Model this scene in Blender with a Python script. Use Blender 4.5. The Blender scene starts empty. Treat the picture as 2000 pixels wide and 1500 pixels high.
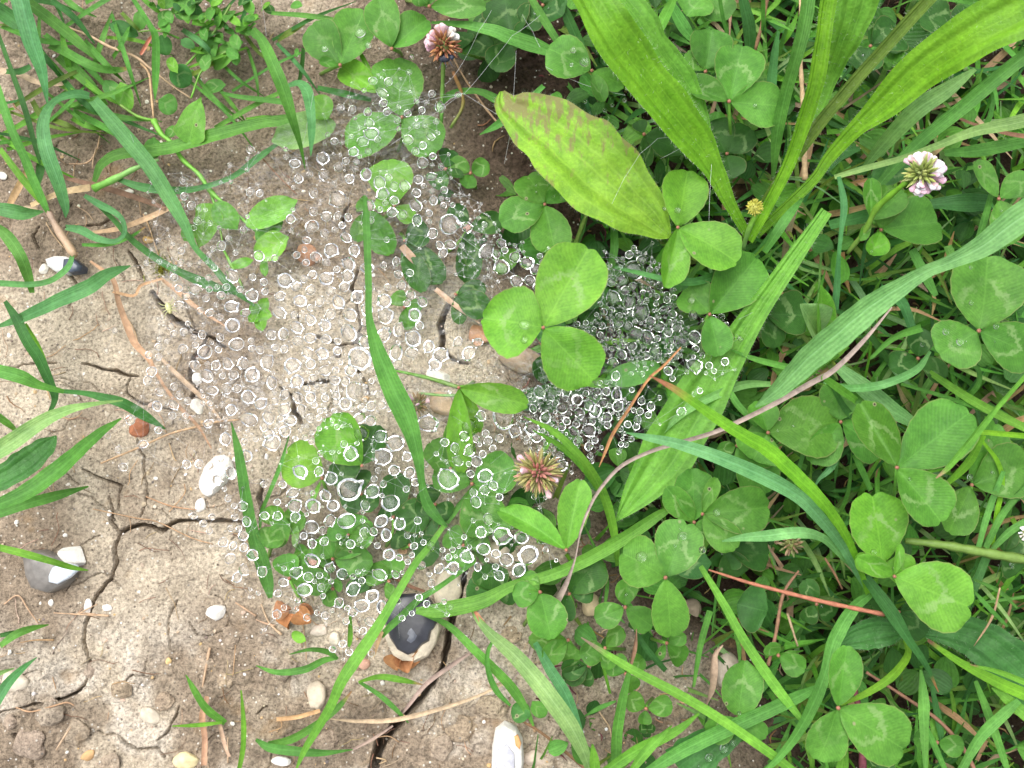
import bpy, math, random
import numpy as np
from mathutils import Vector, Matrix
rnd = random.Random(7)
S = bpy.context.scene
C = S.collection

# ---------------------------------------------------------------- camera, sky, sun, exposure
TILT = math.radians(6.0)
HF = math.radians(58.0)
TH = math.tan(HF / 2)
DIST = 0.115 / TH
FWD = np.array([0.0, math.sin(TILT), -math.cos(TILT)])
UPV = np.array([0.0, math.cos(TILT), math.sin(TILT)])
CAM = -FWD * DIST
cd = bpy.data.cameras.new("camera")
co = bpy.data.objects.new("camera", cd)
C.objects.link(co)
co.location = CAM
co.rotation_euler = (TILT, 0, 0)
cd.sensor_fit = 'HORIZONTAL'
cd.angle = HF
cd.clip_start = 0.002
cd.clip_end = 50.0
cd.dof.use_dof = True
cd.dof.focus_distance = DIST - 0.012
cd.dof.aperture_fstop = 38.0
S.camera = co
W = bpy.data.worlds.new("World")
S.world = W
W.use_nodes = True
wn = W.node_tree
bg = wn.nodes['Background']
sky = wn.nodes.new('ShaderNodeTexSky')
sky.sky_type = 'NISHITA'
sky.sun_disc = False
SUN_EL, SUN_AZ = math.radians(66), math.radians(-40)
sky.sun_elevation = SUN_EL
sky.sun_rotation = SUN_AZ
sky.dust_density = 4.0
hs = wn.nodes.new('ShaderNodeHueSaturation')
hs.inputs['Saturation'].default_value = 0.22
wn.links.new(sky.outputs[0], hs.inputs['Color'])
wn.links.new(hs.outputs[0], bg.inputs[0])
bg.inputs[1].default_value = 0.125
sl = bpy.data.lights.new("sun", 'SUN')
sl.energy = 1.5
sl.angle = math.radians(64)
sl.color = (1.0, 0.97, 0.92)
so = bpy.data.objects.new("sun", sl)
C.objects.link(so)
sd = Vector((math.sin(SUN_AZ) * math.cos(SUN_EL), math.cos(SUN_AZ) * math.cos(SUN_EL), math.sin(SUN_EL)))
so.rotation_euler = sd.to_track_quat('Z', 'Y').to_euler()
S.view_settings.view_transform = 'Standard'
S.view_settings.look = 'None'
S.view_settings.gamma = 1
S.view_settings.use_curve_mapping = False
S.view_settings.exposure = 1.04
S.render.engine = 'CYCLES'
S.cycles.use_denoising = True
S.cycles.max_bounces = 14
S.cycles.transmission_bounces = 12
S.cycles.transparent_max_bounces = 24
S.cycles.caustics_refractive = True
S.cycles.caustics_reflective = False

# ---------------------------------------------------------------- helpers
def P(x, y, h=0.0):
    """world point h millimetres above datum seen at photo position x, y"""
    d = FWD + np.array([1.0, 0, 0]) * ((x - 1000) / 1000 * TH) - UPV * ((y - 750) / 1000 * TH)
    t = (h * 0.001 - CAM[2]) / d[2]
    return CAM + d * t

def PX(p):
    """metres per photo pixel at a world point"""
    return float(np.dot(np.asarray(p) - CAM, FWD)) * TH / 1000

def srgb(r, g, b):
    f = lambda c: (c / 255 / 12.92) if c <= 10 else ((c / 255 + 0.055) / 1.055) ** 2.4
    return (f(r), f(g), f(b))

TAB = np.random.RandomState(3).rand(256, 256)
def vnoise(X, Y, s, seed=0):
    X = X / s + seed * 17.3; Y = Y / s + seed * 31.7
    xi = np.floor(X).astype(int); yi = np.floor(Y).astype(int)
    fx = X - xi; fy = Y - yi
    fx = fx * fx * (3 - 2 * fx); fy = fy * fy * (3 - 2 * fy)
    a = TAB[xi & 255, yi & 255]; b = TAB[(xi + 1) & 255, yi & 255]
    c = TAB[xi & 255, (yi + 1) & 255]; d = TAB[(xi + 1) & 255, (yi + 1) & 255]
    return (a * (1 - fx) + b * fx) * (1 - fy) + (c * (1 - fx) + d * fx) * fy - 0.5
def fbm(X, Y, s, n=4, seed=0, gain=0.5):
    r = 0; a = 1
    for k in range(n):
        r = r + a * vnoise(X, Y, s / 2 ** k, seed + k); a *= gain
    return r

def mk(name, V, F, mat, origin=None, parent=None, cols=None, uvs=None, smooth=True):
    V = np.asarray(V, float).reshape(-1, 3)
    o = np.zeros(3) if origin is None else np.asarray(origin, float)
    me = bpy.data.meshes.new(name)
    me.from_pydata((V - o).tolist(), [], F)
    if smooth:
        me.polygons.foreach_set('use_smooth', [True] * len(me.polygons))
    if cols is not None:
        a = me.color_attributes.new('Col', 'FLOAT_COLOR', 'POINT')
        c = np.ones((len(V), 4)); c[:, :3] = np.asarray(cols).reshape(-1, 3)
        a.data.foreach_set('color', c.ravel())
    if uvs is not None:
        uv = me.uv_layers.new(name='UVMap')
        li = np.zeros(len(me.loops), int); me.loops.foreach_get('vertex_index', li)
        uv.data.foreach_set('uv', np.asarray(uvs)[li].ravel())
    me.materials.append(mat)
    ob = bpy.data.objects.new(name, me)
    C.objects.link(ob)
    if parent is not None:
        ob.parent = parent
        ob.location = Vector(o - np.array(parent.location)) if parent.type == 'EMPTY' or True else (0, 0, 0)
    else:
        ob.location = Vector(o)
    return ob

def empty(name, loc):
    o = bpy.data.objects.new(name, None)
    C.objects.link(o); o.location = Vector(loc); o.empty_display_size = 0.002
    return o

NOTE = []   # things waiting for their label: (object, phrase, x, y)
def tag(o, cat, label=None, group=None, phrase=None, xy=None):
    o['category'] = cat
    if group: o['group'] = group
    if label: o['label'] = label
    else: NOTE.append((o, phrase, xy))

# ---------------------------------------------------------------- materials
def newmat(name):
    m = bpy.data.materials.new(name); m.use_nodes = True
    nt = m.node_tree
    return m, nt, nt.nodes['Principled BSDF'], nt.nodes['Material Output']
def N(nt, t, **k):
    n = nt.nodes.new(t)
    for a, b in k.items(): setattr(n, a, b)
    return n
def L(nt, a, b): nt.links.new(a, b)
def mth(nt, op, a, b=None, c=None):
    n = nt.nodes.new('ShaderNodeMath'); n.operation = op
    for i, v in enumerate((a, b, c)):
        if v is None: continue
        if isinstance(v, (int, float)): n.inputs[i].default_value = v
        else: nt.links.new(v, n.inputs[i])
    return n.outputs[0]
def ramp(nt, src, stops):
    r = nt.nodes.new('ShaderNodeValToRGB')
    e = r.color_ramp.elements
    while len(e) < len(stops): e.new(0.5)
    for k, (p, c) in enumerate(stops):
        e[k].position = p
        e[k].color = (c, c, c, 1) if isinstance(c, (int, float)) else (*c, 1)
    if src is not None: nt.links.new(src, r.inputs[0])
    return r.outputs[0]
def mixc(nt, fac, a, b, mode='MIX'):
    n = nt.nodes.new('ShaderNodeMix'); n.data_type = 'RGBA'; n.blend_type = mode
    for sock, v in ((n.inputs[0], fac), (n.inputs[6], a), (n.inputs[7], b)):
        if isinstance(v, (int, float)): sock.default_value = v
        elif isinstance(v, tuple): sock.default_value = (*v, 1)
        else: nt.links.new(v, sock)
    return n.outputs[2]
def noise(nt, scale, detail=3, rough=0.55, vec=None, out=0):
    n = nt.nodes.new('ShaderNodeTexNoise'); n.inputs['Scale'].default_value = scale
    n.inputs['Detail'].default_value = detail; n.inputs['Roughness'].default_value = rough
    if vec is not None: nt.links.new(vec, n.inputs['Vector'])
    return n.outputs[out]
def bump(nt, h, dist, bsdf, strength=1.0):
    b = nt.nodes.new('ShaderNodeBump'); b.inputs['Distance'].default_value = dist
    b.inputs['Strength'].default_value = strength
    nt.links.new(h, b.inputs['Height']); nt.links.new(b.outputs[0], bsdf.inputs['Normal'])
    return b.outputs[0]

def leaf_material(name, kind):
    m, nt, b, out = newmat(name)
    col = N(nt, 'ShaderNodeAttribute', attribute_name='Col').outputs['Color']
    pos = N(nt, 'ShaderNodeNewGeometry').outputs['Position']
    uv = N(nt, 'ShaderNodeSeparateXYZ'); L(nt, N(nt, 'ShaderNodeTexCoord').outputs['UV'], uv.inputs[0])
    u, v = uv.outputs[0], uv.outputs[1]
    info = N(nt, 'ShaderNodeObjectInfo')
    n1 = noise(nt, 260, 3, 0.6, pos)
    n2 = noise(nt, 1500, 2, 0.6, pos)
    c = mixc(nt, 1.0, col, ramp(nt, n1, [(0.3, (0.74, 0.80, 0.72)), (0.7, (1.25, 1.18, 1.15))]), 'MULTIPLY')
    c = mixc(nt, 1.0, c, ramp(nt, n2, [(0.3, 0.86), (0.7, 1.12)]), 'MULTIPLY')
    au = mth(nt, 'ABSOLUTE', mth(nt, 'MULTIPLY_ADD', u, 2.0, -1.0))
    if kind == 'grass':
        st = mth(nt, 'SINE', mth(nt, 'MULTIPLY', u, 46.0))
        wv = mth(nt, 'MULTIPLY_ADD', st, 0.5, 0.5)
        c = mixc(nt, 1.0, c, ramp(nt, wv, [(0.0, 0.91), (1.0, 1.06)]), 'MULTIPLY')
        rib = ramp(nt, au, [(0.0, 0.5), (0.10, 0.0)])
        c = mixc(nt, rib, c, mixc(nt, 1.0, col, (1.7, 1.5, 1.9), 'MULTIPLY'))
        hgt = mth(nt, 'ADD', mth(nt, 'MULTIPLY', wv, 0.4), mth(nt, 'MULTIPLY', n2, 0.6))
        bd = 0.00013
    elif kind == 'clover':
        sv = mth(nt, 'SUBTRACT', v, mth(nt, 'MULTIPLY', au, 0.30))
        st = mth(nt, 'MULTIPLY_ADD', mth(nt, 'SINE', mth(nt, 'MULTIPLY', sv, 125.0)), 0.5, 0.5)
        c = mixc(nt, 1.0, c, ramp(nt, st, [(0.0, 0.96), (1.0, 1.04)]), 'MULTIPLY')
        rib = ramp(nt, au, [(0.0, 0.55), (0.05, 0.0)])
        c = mixc(nt, rib, c, mixc(nt, 1.0, col, (1.5, 1.35, 1.5), 'MULTIPLY'))
        nz = noise(nt, 700, 2, 0.7, pos)
        band = mth(nt, 'ADD', mth(nt, 'SUBTRACT', v, 0.66), mth(nt, 'MULTIPLY', au, 0.42))
        band = mth(nt, 'ADD', band, mth(nt, 'MULTIPLY_ADD', nz, 0.34, -0.17))
        band = ramp(nt, mth(nt, 'ABSOLUTE', band), [(0.02, 1.0), (0.08, 0.0)])
        gate = ramp(nt, noise(nt, 170, 2, 0.6, pos), [(0.36, 0.15), (0.55, 1.0)])
        per = ramp(nt, info.outputs['Random'], [(0.20, 0.0), (0.35, 1.0)])
        band = mth(nt, 'MULTIPLY', mth(nt, 'MULTIPLY', band, gate), per)
        band = mth(nt, 'MULTIPLY', band, ramp(nt, au, [(0.75, 1.0), (0.92, 0.0)]))
        c = mixc(nt, mth(nt, 'MULTIPLY', band, 0.5), c, (0.30, 0.45, 0.18))
        edge = ramp(nt, au, [(0.95, 0.0), (0.99, 0.4)])
        c = mixc(nt, edge, c, (0.30, 0.26, 0.12))
        # sparse chewed specks
        vo = N(nt, 'ShaderNodeTexVoronoi'); vo.inputs['Scale'].default_value = 170; L(nt, pos, vo.inputs['Vector'])
        sp = ramp(nt, vo.outputs['Distance'], [(0.05, 1.0), (0.09, 0.0)])
        c = mixc(nt, mth(nt, 'MULTIPLY', sp, 0.8), c, (0.36, 0.33, 0.20))
        c = mixc(nt, ramp(nt, vo.outputs['Distance'], [(0.028, 0.9), (0.05, 0.0)]), c, (0.02, 0.018, 0.012))
        hgt = mth(nt, 'ADD', mth(nt, 'MULTIPLY', st, 0.30), mth(nt, 'MULTIPLY', n2, 0.6))
        bd = 0.00009
    else:   # broad hairy leaf
        st = mth(nt, 'MULTIPLY_ADD', mth(nt, 'SINE', mth(nt, 'MULTIPLY_ADD', u, 31.0, mth(nt, 'MULTIPLY', n1, 3.0))), 0.5, 0.5)
        c = mixc(nt, 1.0, c, ramp(nt, st, [(0.0, 0.92), (1.0, 1.06)]), 'MULTIPLY')
        rib = ramp(nt, au, [(0.0, 0.6), (0.05, 0.0), (0.30, 0.0), (0.345, 0.45), (0.39, 0.0), (0.64, 0.0), (0.68, 0.4), (0.72, 0.0)])
        c = mixc(nt, rib, c, mixc(nt, 1.0, col, (1.4, 1.3, 1.4), 'MULTIPLY'))
        br = N(nt, 'ShaderNodeAttribute', attribute_name='Brown').outputs['Fac']
        mpb = N(nt, 'ShaderNodeMapping'); mpb.inputs['Rotation'].default_value = (0, 0, 0.35); mpb.inputs['Scale'].default_value = (1.6, 0.55, 1)
        L(nt, pos, mpb.inputs[0])
        bn = ramp(nt, mth(nt, 'MULTIPLY', noise(nt, 420, 4, 0.65, mpb.outputs[0]), mth(nt, 'MULTIPLY_ADD', br, 1.0, 0.0)), [(0.41, 0.0), (0.52, 0.75)])
        c = mixc(nt, bn, c, (0.24, 0.17, 0.085))
        hgt = mth(nt, 'ADD', mth(nt, 'MULTIPLY', st, 0.4), n2)
        bd = 0.00022
    L(nt, c, b.inputs['Base Color'])
    b.inputs['Roughness'].default_value = 0.52
    b.inputs['Specular IOR Level'].default_value = 0.30
    nrm = bump(nt, hgt, bd, b, 0.8)
    tr = N(nt, 'ShaderNodeBsdfTranslucent')
    L(nt, mixc(nt, 1.0, c, (1.5, 1.45, 0.55), 'MULTIPLY'), tr.inputs[0])
    mx = N(nt, 'ShaderNodeMixShader'); mx.inputs[0].default_value = 0.30
    L(nt, b.outputs[0], mx.inputs[1]); L(nt, tr.outputs[0], mx.inputs[2]); L(nt, mx.outputs[0], out.inputs[0])
    return m
M_grass = leaf_material('grass_surface', 'grass')
M_clover = leaf_material('clover_surface', 'clover')
M_broad = leaf_material('broad_leaf_surface', 'broad')

def vcol_material(name, rough=0.8, sc=900, amp=0.25, bd=0.0002, spec=0.3):
    m, nt, b, out = newmat(name)
    col = N(nt, 'ShaderNodeAttribute', attribute_name='Col').outputs['Color']
    pos = N(nt, 'ShaderNodeNewGeometry').outputs['Position']
    n1 = noise(nt, sc, 4, 0.65, pos)
    c = mixc(nt, 1.0, col, ramp(nt, n1, [(0.3, 1 - amp), (0.7, 1 + amp)]), 'MULTIPLY')
    L(nt, c, b.inputs['Base Color']); b.inputs['Roughness'].default_value = rough
    b.inputs['Specular IOR Level'].default_value = spec
    bump(nt, n1, bd, b)
    return m
M_dry = vcol_material('dry_plant_matter', 0.75, 700, 0.3)
M_stem = vcol_material('fresh_stem', 0.5, 900, 0.18, 0.0001, 0.4)
M_stone = vcol_material('chalk_and_stone', 0.85, 800, 0.16, 0.0003, 0.25)
M_flint = vcol_material('glassy_flint', 0.28, 300, 0.35, 0.00008, 0.5)
M_bug = vcol_material('insect_shell', 0.35, 1500, 0.3, 0.0001, 0.5)

m, nt, b, out = newmat('floret_surface')
oi = N(nt, 'ShaderNodeObjectInfo')
pos = N(nt, 'ShaderNodeNewGeometry').outputs['Position']
L(nt, mixc(nt, 1.0, oi.outputs['Color'], ramp(nt, noise(nt, 1200, 2, 0.5, pos), [(0.3, 0.75), (0.7, 1.2)]), 'MULTIPLY'), b.inputs['Base Color'])
b.inputs['Roughness'].default_value = 0.6
b.inputs['Subsurface Weight'].default_value = 0.15
b.inputs['Subsurface Radius'].default_value = (0.001, 0.001, 0.001)
b.inputs['Subsurface Scale'].default_value = 0.5
M_floret = m

m, nt, b, out = newmat('water')
b.inputs['Base Color'].default_value = (1, 1, 1, 1)
b.inputs['Transmission Weight'].default_value = 1.0
b.inputs['Roughness'].default_value = 0.0
b.inputs['IOR'].default_value = 1.333
M_water = m

def silk_material(name, a):
    m, nt, b, out = newmat(name)
    b.inputs['Base Color'].default_value = (0.85, 0.86, 0.88, 1); b.inputs['Roughness'].default_value = 0.4
    if a is None:
        pos = N(nt, 'ShaderNodeNewGeometry').outputs['Position']
        mp = N(nt, 'ShaderNodeMapping'); mp.inputs['Rotation'].default_value = (0, 0, 0.5); mp.inputs['Scale'].default_value = (1, 2, 1)
        L(nt, pos, mp.inputs[0])
        nn = noise(nt, 420, 5, 0.7, mp.outputs[0])
        at = N(nt, 'ShaderNodeAttribute', attribute_name='Col').outputs['Fac']
        L(nt, mth(nt, 'MULTIPLY', ramp(nt, nn, [(0.45, 0.0), (0.8, 0.42)]), at), b.inputs['Alpha'])
    else:
        b.inputs['Alpha'].default_value = a
    return m
M_thread = silk_material('silk_thread', 0.42)
M_sheet = silk_material('silk_sheet', None)
m, nt, b, out = newmat('leaf_hair')
b.inputs['Base Color'].default_value = (0.62, 0.72, 0.5, 1); b.inputs['Roughness'].default_value = 0.4
b.inputs['Alpha'].default_value = 0.6
M_hair = m

# soil
m, nt, b, out = newmat('soil')
pos = N(nt, 'ShaderNodeNewGeometry').outputs['Position']
col = N(nt, 'ShaderNodeAttribute', attribute_name='Col').outputs['Color']
c = mixc(nt, 1.0, col, ramp(nt, noise(nt, 160, 5, 0.65, pos), [(0.28, (0.74, 0.72, 0.70)), (0.5, (1.0, 1.0, 1.0)), (0.72, (1.20, 1.20, 1.20))]), 'MULTIPLY')
c = mixc(nt, 1.0, c, ramp(nt, noise(nt, 1400, 4, 0.7, pos), [(0.32, 0.45), (0.5, 1.0), (0.68, 1.42)]), 'MULTIPLY')
vo = N(nt, 'ShaderNodeTexVoronoi'); vo.inputs['Scale'].default_value = 900; L(nt, pos, vo.inputs['Vector'])
sep = N(nt, 'ShaderNodeSeparateColor'); L(nt, vo.outputs['Color'], sep.inputs[0])
sp = mth(nt, 'MULTIPLY', ramp(nt, vo.outputs['Distance'], [(0.16, 1.0), (0.26, 0.0)]), ramp(nt, sep.outputs[0], [(0.80, 0.0), (0.84, 1.0)]))
c = mixc(nt, mth(nt, 'MULTIPLY', sp, 0.75), c, (0.80, 0.76, 0.68))
sp2 = mth(nt, 'MULTIPLY', ramp(nt, vo.outputs['Distance'], [(0.18, 1.0), (0.28, 0.0)]), ramp(nt, sep.outputs[1], [(0.86, 0.0), (0.90, 1.0)]))
c = mixc(nt, mth(nt, 'MULTIPLY', sp2, 0.7), c, (0.06, 0.045, 0.035))
oc = ramp(nt, noise(nt, 90, 3, 0.6, pos, 0), [(0.62, 0.0), (0.72, 0.5)])
c = mixc(nt, oc, c, (0.34, 0.22, 0.11))
L(nt, c, b.inputs['Base Color']); b.inputs['Roughness'].default_value = 0.95
b.inputs['Specular IOR Level'].default_value = 0.2
hh = mth(nt, 'ADD', mth(nt, 'MULTIPLY', noise(nt, 700, 5, 0.7, pos), 1.0), mth(nt, 'MULTIPLY', noise(nt, 2600, 3, 0.6, pos), 0.35))
bump(nt, hh, 0.0013, b, 1.0)
M_soil = m

# ---------------------------------------------------------------- ground
def to_px(X, Y, Z=0.0):
    dx = X; dy = Y - CAM[1]; dz = Z - CAM[2]
    dep = np.maximum(dy * FWD[1] + dz * FWD[2], 0.05)
    up = dy * UPV[1] + dz * UPV[2]
    return 1000 + dx / dep / TH * 1000, 750 - up / dep / TH * 1000

CRACKS = """498 1030 4,464 1022 6,427 1017 7,379 1017 8,344 1020 8,320 1037 9,288 1024 8,251 1032 8,237 1044 7,232 1065 8,229 1100 6,221 1127 6,192 1158 7,181 1193 8,171 1220 8,166 1250 8,173 1287 5,171 1318 5,157 1340 5,144 1358 7,112 1364 6
237 1035 5,221 1015 6,219 993 5,213 970 4
269 857 3,275 887 4,283 913 4,283 940 4,288 970 4,280 1007 3
232 993 4,236 948 4,205 936 4,192 932 4,165 918 3
153 708 3,187 716 5,227 727 6,251 732 5,269 735 3
251 735 3,246 765 3,267 783 3,293 793 4,333 801 3,335 830 3
248 491 4,262 510 7,275 540 4
296 571 5,317 598 12,328 614 10,373 646 8,413 659 6,437 675 5
400 662 4,380 690 7,371 720 8,372 745 6,384 756 6,371 777 7
125 443 4,160 438 4,192 435 6,208 427 6
80 446 4,73 465 4,80 485 4
684 398 3,671 430 5,676 457 5
697 526 5,687 563 5,697 595 5,705 640 5,690 670 4
881 590 8,862 633 13,865 678 10,885 700 7,913 710 5
543 753 4,567 772 7,572 804 9,590 830 4
593 748 5,633 745 7,660 742 3
697 721 4,721 767 4
727 1510 20,745 1447 22,772 1420 18,793 1393 13,833 1348 13,865 1308 11,873 1260 14,884 1207 14,900 1150 14,908 1100 10
184 1432 3,224 1441 4,245 1455 6,267 1468 6,304 1465 6,320 1476 5
304 1447 3,325 1430 4,347 1382 4
332 1268 3,329 1220 3,345 1170 3
48 1465 4,64 1500 4
30 1432 6,45 1440 12,60 1432 6
510 940 6,505 980 8,515 1010 5
0 1395 4,40 1380 4,80 1375 5,112 1364 5
375 640 3,350 560 3
120 505 3,150 560 4,130 600 3
0 720 3,40 712 3,75 710 4,110 712 3
620 660 5,660 672 5,690 670 4
230 1340 2,260 1320 3,300 1325 2
370 1215 2,385 1240 3
500 1395 3,520 1380 3"""
def parse(s): return [[tuple(float(q) for q in p.split()) for p in l.split(',')] for l in s.strip().split('\n')]
CR = parse(CRACKS)
for k in range(34):     # hairline cracks wandering over the clay
    x, y = rnd.uniform(20, 700), rnd.uniform(380, 1480)
    a = rnd.uniform(0, 6.3); pl = []
    for j in range(rnd.randint(3, 7)):
        pl.append((x, y, 1.9)); a += rnd.uniform(-0.8, 0.8); x += 22 * math.cos(a); y += 22 * math.sin(a)
    CR.append(pl)
# soft clods and lumps: x, y, radius, height in mm
LUMPS = []
for k in range(900):
    x, y = rnd.uniform(-60, 1480), rnd.uniform(-60, 1560)
    w = 0.25
    if y > 1230 or (x < 700 and y < 480): w = 1.0
    if x > 950: w = 0.9
    if rnd.random() < w:
        r = rnd.uniform(5, 26) if rnd.random() < .85 else rnd.uniform(26, 55)
        LUMPS.append((x, y, r, r * rnd.uniform(0.008, 0.026)))

def smooth(a, b, v):
    t = np.clip((v - a) / (b - a), 0, 1); return t * t * (3 - 2 * t)

def ground_h(px, py, cracks=True):
    """ground height in mm at photo position"""
    h = 2.2 * fbm(px, py, 330, 2, 1) + 1.0 * fbm(px, py, 90, 3, 5)
    rough = 0.35 + 0.9 * smooth(1180, 1330, py) * (1 - smooth(1500, 1700, px)) + 0.9 * smooth(520, 330, py) + 0.6 * smooth(880, 1050, px)
    h = h + rough * (0.7 * fbm(px, py, 34, 3, 9) + 0.30 * fbm(px, py, 9, 2, 12))
    h = h + 0.14 * fbm(px, py, 12, 2, 15) - rough * 0.9 * np.abs(fbm(px, py, 46, 4, 31, .6))
    h = h - 5.0 * smooth(900, 1350, px + 0.25 * (750 - py)) - 15.0 * smooth(1130, 1420, px + 0.1 * (750 - py) - 260 * smooth(1150, 1300, py))
    for x, y, r, k in LUMPS:
        m = np.where((np.abs(px - x) < r) & (np.abs(py - y) < r))
        if m[0].size == 0: continue
        d = ((px[m] - x) ** 2 + (py[m] - y) ** 2) / r ** 2
        h[m] += k * np.sqrt(np.clip(1 - d * (1 + .9 * vnoise(px[m], py[m], r * .6, int(x) % 50)), 0, 1))
    if cracks:
        qx = px + 7 * fbm(px, py, 26, 3, 21); qy = py + 7 * fbm(px, py, 26, 3, 25)
        for pl in CR:
            xs = [p[0] for p in pl]; ys = [p[1] for p in pl]
            m = np.where((px > min(xs) - 50) & (px < max(xs) + 50) & (py > min(ys) - 50) & (py < max(ys) + 50))
            if m[0].size == 0: continue
            ax, ay = qx[m], qy[m]; best = np.full(ax.shape, 9.0); lip = np.full(ax.shape, 99.0); wd = np.zeros(ax.shape)
            for (x0, y0, w0), (x1, y1, w1) in zip(pl, pl[1:]):
                vx, vy = x1 - x0, y1 - y0; l2 = vx * vx + vy * vy + 1e-6
                t = np.clip(((ax - x0) * vx + (ay - y0) * vy) / l2, 0, 1)
                d = np.hypot(ax - x0 - t * vx, ay - y0 - t * vy); w = (w0 + t * (w1 - w0)) * 0.50
                r = d / w
                u = r < best; best = np.where(u, r, best); wd = np.where(u, w, wd); lip = np.minimum(lip, d - w)
            dep = np.clip(wd * 1.8 - .9, .5, 14.0)
            cut = dep * (1 - smooth(0.35, 1.15, best))
            h[m] += 0.22 * np.exp(-np.clip(lip, 0, 99) / 14) * (wd > 2) - cut
    return h

def gz(x, y, *_):
    return float(ground_h(np.array([float(x)]), np.array([float(y)]), False)[0])

a0, a1 = P(-60, 750, 0)[0], P(1500, 750, 0)[0]
xs = np.concatenate([-np.geomspace(6, 0.14, 34), np.arange(a0, a1, 0.00023), np.arange(a1 + .0008, 0.15, 0.0009), np.geomspace(0.155, 6, 30)])
b0, b1 = P(1000, 1560, 0)[1], P(1000, -60, 0)[1]
ys = np.concatenate([-np.geomspace(6, 0.115, 30), np.arange(b0, b1, 0.00023), np.geomspace(b1 + .003, 6, 30)])
xs = np.unique(xs); ys = np.unique(ys)
GX, GY = np.meshgrid(xs, ys)
px, py = to_px(GX, GY)
px = np.clip(px, -900, 2900); py = np.clip(py, -900, 2400)
Hm = ground_h(px.ravel(), py.ravel()).reshape(px.shape)
far = np.maximum(np.abs(GX), np.abs(GY))
Z = Hm * 0.001 + 0.004 * smooth(0.3, 2.0, far) * fbm(GX, GY, 0.7, 3, 3)
nv = GX.size; ny, nx = GX.shape
me = bpy.data.meshes.new('ground')
me.vertices.add(nv)
co3 = np.empty((nv, 3), np.float32); co3[:, 0] = GX.ravel(); co3[:, 1] = GY.ravel(); co3[:, 2] = Z.ravel()
me.vertices.foreach_set('co', co3.ravel())
ii = np.arange(nv).reshape(ny, nx)
q = np.stack([ii[:-1, :-1], ii[:-1, 1:], ii[1:, 1:], ii[1:, :-1]], -1).reshape(-1, 4)
me.loops.add(q.size); me.loops.foreach_set('vertex_index', q.ravel().astype(np.int32))
me.polygons.add(len(q)); me.polygons.foreach_set('loop_start', (np.arange(len(q)) * 4).astype(np.int32))
me.polygons.foreach_set('use_smooth', np.ones(len(q), bool))
me.update(calc_edges=True)
clay = np.array([0.52, 0.44, 0.335]); damp = np.array([0.275, 0.212, 0.152]); humus_shade = np.array([0.065, 0.042, 0.030]); powder = np.array([0.62, 0.55, 0.46])  # soil under the plants: dark humus, painted darker still for shade in the gaps
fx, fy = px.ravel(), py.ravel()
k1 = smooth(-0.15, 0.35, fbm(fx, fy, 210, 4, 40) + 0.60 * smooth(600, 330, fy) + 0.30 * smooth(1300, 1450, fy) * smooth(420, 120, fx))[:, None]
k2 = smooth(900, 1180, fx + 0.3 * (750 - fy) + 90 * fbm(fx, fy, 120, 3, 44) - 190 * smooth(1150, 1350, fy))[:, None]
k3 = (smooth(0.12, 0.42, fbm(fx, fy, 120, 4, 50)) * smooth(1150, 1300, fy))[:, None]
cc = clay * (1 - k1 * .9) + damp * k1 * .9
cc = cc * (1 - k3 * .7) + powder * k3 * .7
cc = cc * (1 - k2) + humus_shade * k2
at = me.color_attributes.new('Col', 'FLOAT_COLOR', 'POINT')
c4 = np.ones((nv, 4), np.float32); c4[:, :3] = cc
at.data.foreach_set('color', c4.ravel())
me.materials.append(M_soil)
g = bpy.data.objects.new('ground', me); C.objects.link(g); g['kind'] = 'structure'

# ---------------------------------------------------------------- shape builders
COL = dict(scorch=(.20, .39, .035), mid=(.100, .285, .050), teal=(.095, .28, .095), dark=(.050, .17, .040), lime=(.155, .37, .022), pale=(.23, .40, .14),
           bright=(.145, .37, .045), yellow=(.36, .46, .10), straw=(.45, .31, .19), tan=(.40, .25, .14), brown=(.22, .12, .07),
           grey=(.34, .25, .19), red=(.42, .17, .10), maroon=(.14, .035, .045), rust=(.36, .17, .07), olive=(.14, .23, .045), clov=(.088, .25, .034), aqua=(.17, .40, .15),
           clovy=(.14, .36, .035), clov_shade=(.034, .118, .018), gg=(.155, .34, .10))  # the darkest clover green has the undergrowth's shade put into its colour
CW = dict(scorch='olive green', aqua='pale blue-green', mid='mid-green', teal='blue-green', dark='dark green', lime='yellow-green', pale='pale green', bright='bright green', yellow='yellowish', straw='straw-coloured',
          tan='tan', brown='brown', grey='grey-brown', red='reddish', maroon='maroon', rust='rust-coloured', olive='olive', clov='green', clovy='bright green', clov_shade='dark green', gg='greyish green')

def catmull(A, n):
    A = np.asarray(A, float)
    if len(A) == 2: return A[0] + (A[1] - A[0]) * np.linspace(0, 1, n)[:, None]
    E_ = np.vstack([2 * A[0] - A[1], A, 2 * A[-1] - A[-2]])
    seg = np.linalg.norm(np.diff(A[:, :3], axis=0), axis=1) ** 0.5 + 1e-6
    T = np.concatenate([[0], np.cumsum(seg)]); T /= T[-1]
    out = []
    for t in np.linspace(0, 1, n):
        k = min(max(int(np.searchsorted(T, t, side='right')) - 1, 0), len(A) - 2)
        u = (t - T[k]) / (T[k + 1] - T[k])
        p0, p1, p2, p3 = E_[k:k + 4]
        out.append(0.5 * (2 * p1 + (p2 - p0) * u + (2 * p0 - 5 * p1 + 4 * p2 - p3) * u * u + (3 * p1 - p0 - 3 * p2 + p3) * u ** 3))
    return np.array(out)

def hinterp(hs, n):
    if isinstance(hs, (int, float)): hs = (hs, hs)
    return np.interp(np.linspace(0, 1, n), np.linspace(0, 1, len(hs)), hs)

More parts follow.
